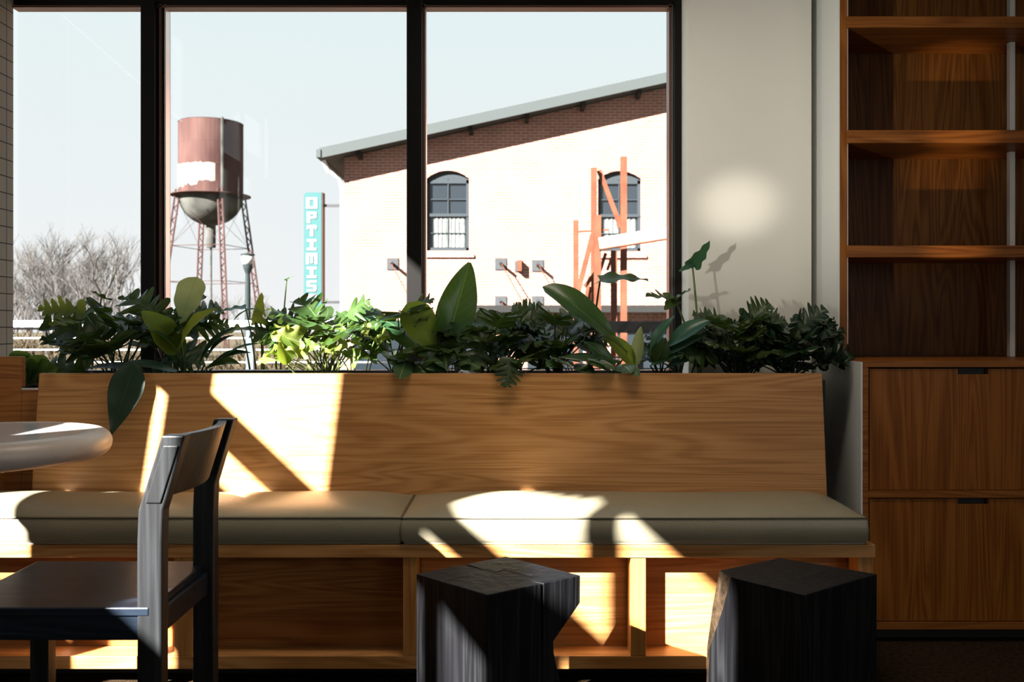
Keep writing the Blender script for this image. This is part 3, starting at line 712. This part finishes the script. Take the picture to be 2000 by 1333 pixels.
ar = plant('arrow_leaf_plant', 1150, 3.66, 'tall-stalked arrow-leaf plant with a single leaf across the rusty steel posts'); o_ = Vector(ar['_o'])
add_leaf(ar, 'arrow', P(1172, 548, 3.66), P(1266, 549, 3.60), (0, -.55, 1), .10, PHILO, o_, STALKD, .0045, bend=.14, cup=.1, wave=.07, seed=41)
ar = plant('arrow_leaf_plant', 1370, 3.72, 'arrow-leaf plant whose tallest leaf stands before the white wall'); o_ = Vector(ar['_o'])
add_leaf(ar, 'arrow', P(1352, 515, 3.74), P(1386, 470, 3.70), (.6, -.8, .3), .075, ARROW, o_, STALK, .0045, bend=.12, cup=.2, wave=.05, seed=42)
add_leaf(ar, 'arrow', P(1352, 515, 3.74), P(1326, 530, 3.70), (.6, -.8, .3), .03, ARROW, None, STALK, bend=.12, cup=.2, seed=47)
add_leaf(ar, 'split', P(1318, 585, 3.68), P(1262, 580, 3.62), (0, -.5, 1), .09, PHILO, o_, STALK, .004, bend=.1, cup=.2, wave=.05, seed=43, lobes=4)
add_leaf(ar, 'arrow', P(1320, 587, 3.68), P(1350, 566, 3.62), (0, -.5, 1), .09, PHILO, o_, STALK, .003, bend=.1, cup=.2, wave=.05, seed=44)
add_leaf(ar, 'arrow', P(1315, 587, 3.66), P(1298, 606, 3.60), (0, -1, .4), .06, PHILO, None, STALK, bend=.1, seed=45)
bl = plant('lance_leaf_plant', 1290, 3.60, 'plant with pale blue-green lance leaves in front of the window jamb'); o_ = Vector(bl['_o'])
for i, (p, q, w_, mt, nn, bd) in enumerate([((1268, 690), (1318, 617), .045, ARROW, (-.6, -.8, .3), .25), ((1300, 680), (1392, 625), .075, ARROW, (-.2, -.7, .7), .2), ((1290, 700), (1380, 655), .05, DARKLEAF, (0, -.7, .7), .2),
                                             ((1270, 715), (1345, 690), .06, PADDLE, (0, -.6, .8), .2), ((1300, 720), (1360, 700), .05, ARROW, (0, -.6, .8), .2), ((1280, 712), (1300, 660), .07, PHILO, (0, -.9, .3), .2)]):
    add_leaf(bl, 'lance', P(*p, 3.56), P(*q, 3.54), nn, w_, mt, o_, STALKD, bend=bd, cup=.3, seed=50+i)
philo(1330, 3.72, .10, .15, 14, 61, 'dark split-leaf plant at the foot of the window jamb', low=.3, leafsize=.12, mat=DARKLEAF)
philo(1440, 3.64, .17, .225, 42, 62, 'dark split-leaf plant against the white wall, left half of the right-hand clump', low=.15, leafsize=.13, mat=PHILO)
philo(1540, 3.64, .16, .20, 40, 63, 'dark split-leaf plant at the right end of the planter by the shelving', low=.15, leafsize=.13, mat=DARKLEAF)
# low prayer plants
def prayer(px, d, n, seed, label, spread=45, up=26):
    r = plant('prayer_plant', px, d, label); rnd = random.Random(seed); o = Vector(r['_o'])
    for i in range(n):
        q = px + spread*(2*(i+.5)/n-1)*.6; dr = 1 if q > px else -1
        b = P(q, rnd.uniform(705, 718), d-.02*(i % 3)); tip = P(q + dr*rnd.uniform(20, 38), rnd.uniform(700-up*.3, 736), d-.12)
        if tip.y < 3.5 and tip.z < .95 : tip.z = max(tip.z, .895)
        add_leaf(r, 'paddle', b, tip, (rnd.uniform(-.3, .3), -.8, .7), rnd.uniform(.058, .078), STRIPED, o, STALKD, .002, bend=.18, cup=-.2, seed=seed+i)
    return r
pr = prayer(800, 3.55, 7, 71, 'striped prayer plant spilling over the backrest below the second mullion')
add_leaf(pr, 'paddle', P(793, 702, 3.50), P(780, 741, 3.36), (.2, -1, .3), .075, STRIPED, Vector(pr['_o']), STALKD, .002, bend=.1, cup=-.2, seed=3)
prayer(880, 3.55, 6, 72, 'striped prayer plant at the foot of the tallest paddle leaf')
prayer(1120, 3.55, 6, 73, 'striped prayer plant under the arching paddle leaf')
prayer(1200, 3.50, 5, 74, 'striped prayer plant low on the rim, right of the arching paddle leaf', up=5)
lp = plant('prayer_plant', 62, 3.70, 'sunlit striped prayer plant in the gap beside the tiled pier'); o_ = Vector(lp['_o'])
SL = leafmat('sunlit_tone_striped_leaf', (.09, .20, .03), (.15, .27, .05), (.20, .30, .04), 'striped', (.40, .48, .26), .4, tw=.6)  # window sunlight put into a brighter copy of the striped leaf
for i, (p, q) in enumerate([((60, 735), (20, 690)), ((55, 738), (95, 708)), ((70, 740), (112, 722)), ((50, 745), (78, 732)), ((48, 722), (26, 686)), ((44, 735), (60, 706)), ((66, 750), (40, 720)), ((60, 748), (62, 700)), ((72, 730), (98, 716)), ((52, 752), (72, 745)), ((80, 726), (60, 696))]):
    add_leaf(lp, 'paddle', P(*p, 3.70), P(*q, 3.64), (.2, -.9, .5), .095, SL, o_, STALKD, .002, bend=.15, cup=-.2, seed=80+i)

# ---------------------------------------------------------------- outside: terrace and railing
struct(boxo('floor_terrace', (-9, 4.3, -.15), (9, 6.6, -.08), CONC))
struct(boxo('ground', (-160, 6.6, -1.2), (160, 260, -1.0), GROUND))
rl = thing('terrace_railing', (-2.2, 6.2, -.08), 'white terrace railing with horizontal cables and a grey post, left of the sign', 'railing')
RX = (865-CX)*6.2/F
boxo('top_rail', (-6, 6.15, 1.085), (RX, 6.25, 1.130), RAILW, rl, .004)
boxo('under_rail', (-6, 6.18, 1.068), (RX, 6.22, 1.080), RAILD, rl)
for z in (1.012, .935, .852, .77): 
    m = MB(); m.tube([(-6, 6.2, z), (RX, 6.2, z)], .006, 6); m.build('cable', RAILW, rl)
for px in (490, -420):
    x = (px-CX)*6.2/F; boxo('post', (x-.028, 6.18, -.08), (x+.022, 6.22, 1.07), RAILG, rl)
rl = thing('terrace_railing', (1.5, 6.2, -.08), 'dark metal terrace railing with cables in front of the brick building', 'railing')
boxo('top_rail', (RX, 6.15, 1.048), (6, 6.25, 1.125), RAILD, rl, .004)  # the rail continues here in a darker colour
for z in (.96, .885, .81):
    m = MB(); m.tube([(RX, 6.2, z), (6, 6.2, z)], .005, 6); m.build('cable', RAILD, rl)
for px in (905, 1250, 1900):
    x = (px-CX)*6.2/F; boxo('post', (x-.02, 6.18, -.08), (x+.02, 6.22, 1.05), RAILD, rl)

# ---------------------------------------------------------------- brick building
FY = 22.0
def fx_(px): return (px-CX)*FY/F
def fz_(py): return HZ+(HY-py)*FY/F
bd = thing('brick_building', (2, FY, -1), 'red-brick gabled building with pale grey roof edge and arched windows', 'building')
XA, XB = fx_(672), 12.0; sl_ = .2182
def rz(x): return 4.956 + (x+4.22)*sl_
wins = [(fx_(833), fx_(916), fz_(490), fz_(349), fz_(333)), (fx_(1168), fx_(1252), fz_(491), fz_(350), fz_(334)), (6.2, 7.2, fz_(490), fz_(350), fz_(334))]
m = MB(); zc = 4.85
cells(m, 'y', (XA, -1.0), (XB, zc), FY, FY+.3, [(a, b, c_, ar_) for a, b, c_, s_, ar_ in wins])
m.hexa([(XA, FY, zc), (XB, FY, zc), (XB, FY+.3, zc), (XA, FY+.3, zc)], [(XA, FY, rz(XA)+.02), (XB, FY, rz(XB)+.02), (XB, FY+.3, rz(XB)+.02), (XA, FY+.3, rz(XA)+.02)])
for a, b, c_, s_, ar_ in wins:
    N_ = 10
    for i in range(N_):
        t0, t1 = i/N_, (i+1)/N_
        za = s_+(ar_-s_)*math.sin(math.pi*(t0)) ** .8 if 0 < t0 < 1 else s_; zb_ = s_+(ar_-s_)*math.sin(math.pi*t1)**.8 if 0 < t1 < 1 else s_
        x0, x1 = a+(b-a)*t0, a+(b-a)*t1
        m.hexa([(x0, FY, za), (x1, FY, zb_), (x1, FY+.3, zb_), (x0, FY+.3, za)], [(x0, FY, ar_+.001), (x1, FY, ar_+.001), (x1, FY+.3, ar_+.001), (x0, FY+.3, ar_+.001)])
m.box((XA, FY+.3, -1), (XA+.3, FY+14, 4.9)); m.box((XA, FY+14, -1), (XB, FY+14.3, 5.0))
m.build('brick_wall', BRICK, bd)
m = MB(); oy = FY-.6
def rk(x, dz): return rz(x)+dz
xr0 = -4.42
m.hexa([(xr0, oy, rk(xr0, .03)), (XB, oy, rk(XB, .03)), (XB, FY+15, rk(XB, .03)), (xr0, FY+15, rk(xr0, .03))], [(xr0, oy, rk(xr0, .24)), (XB, oy, rk(XB, .24)), (XB, FY+15, rk(XB, .24)), (xr0, FY+15, rk(xr0, .24))])
m.build('roof', RAKE, bd)
m = MB(); x0 = xr0+.05
m.hexa([(x0, oy-.02, rk(x0, 0)), (XB, oy-.02, rk(XB, 0)), (XB, oy+.02, rk(XB, 0)), (x0, oy+.02, rk(x0, 0))], [(x0, oy-.02, rk(x0, .19)), (XB, oy-.02, rk(XB, .19)), (XB, oy+.02, rk(XB, .19)), (x0, oy+.02, rk(x0, .19))])
m.build('rake_board', RAKE, bd)
m = MB()
for k in range(12):
    x = -3.6+k*1.3; m.box((x, oy+.14, rz(x)-.10), (x+.09, FY, rz(x)+.03))
m.build('outrigger', SOFFIT, bd)
m = MB(); x = XA-.20; m.box((x-.32, oy-.05, rz(xr0)+.02), (x-.22, FY+14, rz(xr0)+.20)); m.build('gutter', RAKE, bd)
m = MB(); m.tube([(XA-.45, FY-.2, 4.95), (XA-.35, FY-.1, 4.70), (XA-.12, FY+.05, 4.55), (XA-.06, FY+.1, 4.3), (XA-.06, FY+.1, -1)], .05, 8); m.build('downspout', RAILW, bd)
for a, b, c_, s_, ar_ in wins:
    m = MB(); y0, y1 = FY+.10, FY+.16
    m.box((a, y0, c_), (a+.07, y1, s_)); m.box((b-.07, y0, c_), (b, y1, s_)); m.box((a, y0, c_), (b, y1, c_+.08)); m.box((a, y0, s_-.10), (b, y1, s_-.02)); m.box((a, y0-.02, (c_+s_)/2-.035), (b, y1, (c_+s_)/2+.035))
    m.box((a, y0+.01, s_-.04), (b, y1, ar_)); m.box(((a+b)/2-.012, y0+.01, c_), ((a+b)/2+.012, y1-.01, s_))
    for q in (.72, .25): z = c_+(s_-c_)*q; m.box((a, y0+.01, z-.01), (b, y1-.01, z+.01))
    wf = m.build('window', WINGREY, bd)
    boxo('pane', (a+.05, y1, c_+.05), (b-.05, y1+.02, s_), DARKGLASS, wf)
    m = MB(); K = 24; vs = []
    for i in range(K+1):
        x = a+.16+(b-a-.26)*i/K; dy = .015*math.sin(i*1.9); vs += [(x, y0+.04+dy, c_+.09), (x, y0+.04+dy, (c_+s_)/2-.04)]
    m.add(vs, [(2*i, 2*i+2, 2*i+3, 2*i+1) for i in range(K)]); m.build('curtain', CURTAIN, wf)
    boxo('window_sill', (a-.1, FY-.06, c_-.16), (b+.12, FY+.1, c_-.09), BRICK, bd)
boxo('deepened_beam', (fx_(860), FY-.7, fz_(611)), (XB, FY, fz_(598)), SOFFIT, bd)  # flat beam extended outward to throw shade on the lower brick
for k in range(5):
    x = fx_(690)+k*2.05; boxo('ground_window', (x, FY-.01, -.2), (x+1.3, FY+.05, fz_(650)), DARKGLASS, bd)
def anchor(px, py, label):
    c_ = Vector((fx_(px), FY, fz_(py))); t = thing('anchor_plate', tuple(c_), label, 'wall anchor', 'square anchor plates on the brick facade')
    boxo('plate', (c_.x-.135, FY-.03, c_.z-.135), (c_.x+.135, FY, c_.z+.135), PLATE, t)
    m = MB(); m.tube([(c_.x, FY-.03, c_.z), (c_.x+.0, FY-.42, c_.z+.03)], .035, 8); m.build('bolt', RAILD, t)
    m = MB(); m.tube([(c_.x, FY-.38, c_.z+.02), (c_.x+.62, FY-.55, c_.z-1.1)], .013, 5); m.build('tie_rod', STEEL, t)
anchor(767, 516, 'grey square anchor plate with tie rod, left of the second mullion')
anchor(978, 516, 'grey square anchor plate with tie rod, left of the small wall light')
anchor(1050, 519, 'grey square anchor plate with tie rod, right of the small wall light')
anchor(978, 590, 'lower grey anchor plate just above the leaves, below the left one of the upper pair')
anchor(1050, 590, 'lower grey anchor plate partly hidden by leaves, below the right one of the upper pair')
c_ = (fx_(1013), FY, fz_(520)); t = thing('wall_light', c_, 'small rusty box light on the facade between two anchor plates', 'lamp')
boxo('housing', (c_[0]-.03, FY-.22, c_[2]-.13), (c_[0]+.07, FY, c_[2]+.13), STEEL, t); boxo('back_plate', (c_[0]-.09, FY-.03, c_[2]-.13), (c_[0]+.09, FY, c_[2]+.12), PLATE, t)

# ---------------------------------------------------------------- teal blade sign
SYD = 22.45
def sx_(px): return (px-CX)*SYD/F
def sz_(py): return HZ+(HY-py)*SYD/F
sg = thing('blade_sign', (sx_(610), SYD, 0), 'tall teal vertical blade sign with white letters fixed to the building corner', 'sign')
m = MB(); x0, x1, z0, z1, c_ = sx_(593.5), sx_(628), sz_(606), sz_(376), .07
ring = lambda y: [(x0, y, z0), (x1, y, z0), (x1, y, z1), (x0+c_, y, z1), (x0+c_*.3, y, z1-c_*.3), (x0, y, z1-c_)]
m.loops([ring(SYD), ring(SYD+.26)]); o = m.build('panel', [TEAL], sg)
m = MB(); m.box((x1, SYD+.01, z0), (x1+.03, SYD+.26, z1)); m.build('side_return', SIGNSIDE, sg)
G = {  # 5 x 5 cells, slab letters
 'O': ["01110", "11011", "11011", "11011", "01110"], 'P': ["11110", "11011", "11110", "11000", "11000"], 'T': ["11111", "11111", "00110", "00110", "00110"],
 'I': ["11111", "00110", "00110", "00110", "11111"], 'M': ["11011", "11111", "10101", "10101", "11011"], 'S': ["01111", "11000", "01110", "00011", "11110"]}
for chh, py in zip('OPTIMIST', (397, 425, 451, 478.5, 505.5, 532.5, 559, 586)):
    m = MB(); hw, hh = (11 if chh in 'OM' else 9.5)*SYD/F, 10.8*SYD/F; cx_, cz_ = sx_(609), sz_(py)
    if chh in 'OPS':
        strokes = {'O': [(-1, -1, -.38, 1), (.38, -1, 1, 1), (-.8, .62, .8, 1), (-.8, -1, .8, -.62)],
                   'P': [(-1, -1, -.35, 1), (-.8, .6, .8, 1), (-.8, -.2, .8, .15), (.4, -.1, 1, .9)],
                   'S': [(-.8, .62, 1, 1), (-1, .05, -.4, .85), (-.85, -.18, .85, .2), (.4, -.85, 1, .05), (-1, -1, .8, -.62)]}[chh]
    elif chh == 'T': strokes = [(-1, .5, 1, 1), (-.32, -1, .32, .6), (-1, .25, -.7, .6), (.7, .25, 1, .6)]
    elif chh == 'I': strokes = [(-1, .58, 1, 1), (-.34, -.7, .34, .7), (-1, -1, 1, -.58)]
    else: strokes = [(-1, -1, -.5, 1), (.5, -1, 1, 1), (-.2, -.8, .2, .9), (-.6, .45, .6, .95)]
    for k_, (a, b, c2, d2) in enumerate(strokes): m.box((cx_+a*hw, SYD-.012-.002*k_, cz_+b*hh), (cx_+c2*hw, SYD, cz_+d2*hh))
    m.build('letter_' + chh.lower(), LETTER, sg)
for py in (400, 590): boxo('bracket', (x1+.02, SYD+.10, sz_(py+3)), (fx_(672)+.0, SYD+.16, sz_(py-2)), RAILD, sg)

# ---------------------------------------------------------------- rusty steel frame
D2 = 14.0
def Q(px, py, dd=0): 
    d = D2+dd; return Vector(((px-CX)*d/F, d, HZ-(py-HY)*d/F))
st = thing('steel_frame', (Q(1180, 700).x, D2, -1), 'rusty orange steel posts and braces standing in front of the brick building', 'steel structure')
def bar(p, q, w_, name='post', mat=STEEL, th=None):
    p = Vector(p); q = Vector(q); d = (q-p).normalized(); s_ = d.cross(Vector((0, 1, 0))).normalized(); h = w_/2; t_ = (th or w_)/2
    m = MB(); Y = Vector((0, 1, 0))*t_
    m.hexa([p-s_*h-Y, p+s_*h-Y, p+s_*h+Y, p-s_*h+Y], [q-s_*h-Y, q+s_*h-Y, q+s_*h+Y, q-s_*h+Y]); return m.build(name, mat, st)
U = D2/F
for (px, top, w_, dd) in ((1125, 431, 10, .3), (1160, 328, 11, .1), (1167, 421, 13, -.3), (1218, 307, 12, 0), (1199, 490, 12, .5), (1150, 560, 10, .6)):
    a = Q(px, top, dd); bar((a.x, a.y, -1.0), a, w_*U)
for p, q, w_, dd in (((1170, 333), (1207, 430), 9, .2), ((1207, 425), (1212, 445), 10, .2), ((1157, 460), (1128, 575), 9, -.2), ((1130, 453), (1188, 449), 4, .2), ((1183, 495), (1172, 530), 6, -.1), ((1195, 503), (1186, 528), 5, -.1), ((1165, 530), (1142, 560), 7, 0), ((1152, 540), (1138, 620), 6, .2)):
    bar(Q(*p, dd), Q(*q, dd), w_*U, 'brace')
bar(Q(1170, 476, -.35), Q(1420, 436, -.35), 21*U, 'beam', PALEBEAM)
bar(Q(1170, 488, -.34), Q(1420, 448.5, -.34), 2.5*U, 'beam_flange', STEEL, 24*U)

# ---------------------------------------------------------------- lamp post
D3 = 16.0
x = (484-CX)*D3/F; zz = lambda py: HZ-(py-HY)*D3/F
lp = thing('street_lamp', (x, D3, -1), 'street lamp with frosted globe and dark green post, right of the water tower legs', 'lamp')
m = MB(); m.tube([(x, D3, -1), (x, D3, zz(560)), (x, D3, zz(540))], [.06, .045, .04], 10); m.build('post', POLE, lp)
m = MB(); m.lathe([(.035, zz(545)), (.04, zz(535)), (.075, zz(524)), (.085, zz(517))], (x, D3, 0), 16); m.build('collar', POLE, lp)
m = MB(); m.lathe([(.08, zz(518)), (.11, zz(508)), (.10, zz(499))], (x, D3, 0), 16); m.build('globe', GLOBE, lp, smooth=True)
m = MB(); m.lathe([(.12, zz(499)), (.12, zz(497)), (.02, zz(494))], (x, D3, 0), 16); m.build('cap', POLE, lp)

# ---------------------------------------------------------------- water tower
DT = 70.0
tx = (412-CX)*DT/F; tz = lambda py: HZ-(py-HY)*DT/F; TR = 61*DT/F
wt = thing('water_tower', (tx, DT, -1), 'rusted water tower with round-bottomed tank on splayed lattice legs', 'water tower')
m = MB(); m.lathe([(TR, tz(381)), (TR, tz(330)), (TR*1.004, tz(329)), (TR*1.004, tz(328)), (TR, tz(327)), (TR, tz(285)), (TR*1.004, tz(284)), (TR, tz(283)), (TR, tz(243)), (TR*1.01, tz(242)), (TR*.5, tz(236)), (.1, tz(234))], (tx, DT, 0), 48); m.build('tank', TANK, wt, smooth=False)
m = MB(); prof = []
for k in range(9):
    a = math.pi/2*k/8; prof.append((max(.3, TR*math.sin(a)), tz(383)-(tz(383)-tz(441))*math.cos(a)))
m.lathe(prof, (tx, DT, 0), 40); m.build('bowl', BOWL, wt, smooth=True)
m = MB(); m.lathe([(TR, tz(386)), (TR*1.24, tz(384)), (TR*1.24, tz(382.5)), (TR, tz(380.5))], (tx, DT, 0), 40); m.build('catwalk', TANK, wt)
m = MB(); m.lathe([(.34, -1), (.34, tz(478)), (.34, tz(440))], (tx, DT, 0), 16) if False else m.lathe([(.08, -1), (.08, tz(485)), (.35, tz(484)), (.35, tz(440))], (tx, DT, 0), 16); m.build('riser_pipe', BOWL, wt)
# worn white paint area: curved skin just off the tank, ragged outline
m = MB(); rnd = random.Random(3)
K = 26
for i in range(K+1):
    a = math.pi*(1.0+.12) + (math.pi*.52)*i/K
    top = tz(327+rnd.uniform(-2, 2)); bot = tz(372-14*(i/K)**2+rnd.uniform(-5, 4)-(8 if i < 3 else 0))
    for q in range(5):
        z = bot+(top-bot)*q/4; m.v.append((tx+TR*1.006*math.cos(a), DT+TR*1.006*math.sin(a), z))
for i in range(K):
    for q in range(4): aa = i*5+q; m.f.append((aa, aa+5, aa+6, aa+1)); m.m.append(0)
o = m.build('worn_paint', TANKPAINT, wt); so_ = o.modifiers.new('solid', 'SOLIDIFY'); so_.thickness = .01
m = MB()
for ang in (2.35, 3.55, 5.3, .65):
    pass
legs = []; LA = [R(q) for q in (303, 213, 123, 33)]
for ang in LA:
    a0 = (tx+TR*1.02*math.cos(ang), DT+TR*1.02*math.sin(ang)); a1 = (tx+TR*1.75*math.cos(ang), DT+TR*1.75*math.sin(ang))
    zt_, zb = tz(388), -1.0; m = MB(); K = 26
    for sx in (-.16, .16):
        m.tube([(a0[0]+sx, a0[1], zt_+.5), (a1[0]+sx, a1[1], zb)], .075, 5)
    for k in range(K):
        t0, t1 = k/K, (k+1)/K; s_ = .16 if k % 2 else -.16
        p = [a0[0]+(a1[0]-a0[0])*t0+s_, a0[1]+(a1[1]-a0[1])*t0, zt_+(zb-zt_)*t0]; q = [a0[0]+(a1[0]-a0[0])*t1-s_, a0[1]+(a1[1]-a0[1])*t1, zt_+(zb-zt_)*t1]
        m.tube([p, q], .045, 4)
    m.build('leg', TANK, wt); legs.append((a0, a1))
m = MB(); zt_, zb = tz(388), -1.0
for i in range(4):
    p = legs[i]; q = legs[(i+1) % 4]
    def at(L_, z): t = (zt_-z)/(zt_-zb); return Vector((L_[0][0]+(L_[1][0]-L_[0][0])*t, L_[0][1]+(L_[1][1]-L_[0][1])*t, z))
    for z in (tz(483), tz(552)): m.tube([at(p, z), at(q, z)], .025, 4)
    m.tube([at(p, tz(392)), at(q, tz(483))], .014, 4); m.tube([at(q, tz(392)), at(p, tz(483))], .014, 4)
m.build('bracing', TANK, wt)
m = MB(); m.tube([(tx+TR*.62, DT-TR*.83, tz(395)), (tx+TR*.62, DT-TR*.83, tz(240))], .10, 6); m.build('ladder_pipe', BOWL, wt)

# ---------------------------------------------------------------- bare trees and scrub
def tree_mesh(seed, H, spread, depth=6):
    rnd = random.Random(seed); m = MB()
    def grow(p, d, L_, r, k):
        q = p + d*L_; mid = p+d*L_*.5+Vector((rnd.uniform(-1, 1), rnd.uniform(-1, 1), 0))*L_*.05
        m.tube([p, mid, q], [r, r*.85, r*.7], 4 if k > 1 else 3, cap=False)
        if k == 0: return
        for i in range(3 if k > 1 else 2):
            a = rnd.uniform(0, 6.28); t = rnd.uniform(.3, .62)*spread
            dd = (d + Vector((math.cos(a)*t, math.sin(a)*t, .12))).normalized()
            s = rnd.uniform(.35, 1); grow(p+(q-p)*s if i else q, dd, L_*rnd.uniform(.62, .84), r*.60, k-1)
    grow(Vector((0, 0, 0)), Vector((0, 0, 1)), H*.27, H*.016, depth); return m
tl = []
for s in range(3):
    m = tree_mesh(100+s, 10, 1.0); o = m.build('bare_tree', BARK, None, origin=(0, 0, 0)); tl.append(o)
rnd = random.Random(9)
TLAB = 'pale leafless winter tree in the distant row behind the railing at left'
spots = []
for i in range(24):
    d = rnd.uniform(38, 58); px = 5 + 295*(i/23) + rnd.uniform(-12, 12)
    if i >= 19: px = 340+(i-19)*45; d = 85
    spots.append((px, d, (rnd.uniform(.50, .85)*d/45 if i < 19 else .6)))
for i, (px, d, sc) in enumerate(spots):
    x = (px-CX)*d/F
    if i < 3: o = tl[i]
    else: o = tl[i % 3].copy(); COL.objects.link(o)
    o.location = (x, d, -1.0); o.rotation_euler = (0, 0, i*1.7); o.scale = (sc, sc, sc)
    if i < 19: tag(o, TLAB, 'tree', 'bare trees at the left')
    else: tag(o, 'small faint leafless tree far behind the water tower legs', 'tree', 'bare trees behind the tower')
def scrub_mesh(seed):
    rnd = random.Random(seed); m = MB()
    for i in range(260):
        a = rnd.uniform(0, 6.28); r = rnd.uniform(0, 1.5); h = rnd.uniform(.5, 1.6)*(1-.25*r)
        p = Vector((math.cos(a)*r, math.sin(a)*r*.6, 0)); q = p+Vector((rnd.uniform(-.5, .5), rnd.uniform(-.3, .3), h))
        m.tube([p, (p+q)/2+Vector((rnd.uniform(-.1, .1), 0, .05)), q], [.014, .010, .005], 3, cap=False)
        for k in range(3):
            s = p+(q-p)*rnd.uniform(.3, 1); m.tube([s, s+Vector((rnd.uniform(-.35, .35), rnd.uniform(-.2, .2), rnd.uniform(.05, .35)))], [.008, .004], 3, cap=False)
    return m
sc0 = scrub_mesh(1).build('scrub_bush', SHRUB, None, origin=(0, 0, 0)); rnd = random.Random(2)
for i in range(22):
    o = sc0 if i == 0 else sc0.copy()
    if i: COL.objects.link(o)
    px = -10 + 340*(i % 11)/10 + rnd.uniform(-12, 12); d = 12+ (i//11)*7 + rnd.uniform(-1, 1.5)
    if i % 11 > 8: px += 180
    o.location = ((px-CX)*d/F, d, -1.0); o.rotation_euler = (0, 0, rnd.uniform(0, 6)); s = rnd.uniform(.9, 1.25)*(.95 if d < 15 else 1.05); o.scale = (s*1.1, s, s)
    tag(o, 'dry brown scrub bush seen between the cables of the white railing', 'bush', 'scrub bushes beyond the railing')
m = MB(); m.tube([(-19.3, 40, 14.4), (-12.0, 34, 8.5)], .012, 4); tag(m.build('overhead_wire', RAILG), 'thin overhead wire crossing the sky at upper left', 'wire')
for o in bpy.data.objects:
    if '_o' in o: del o['_o']
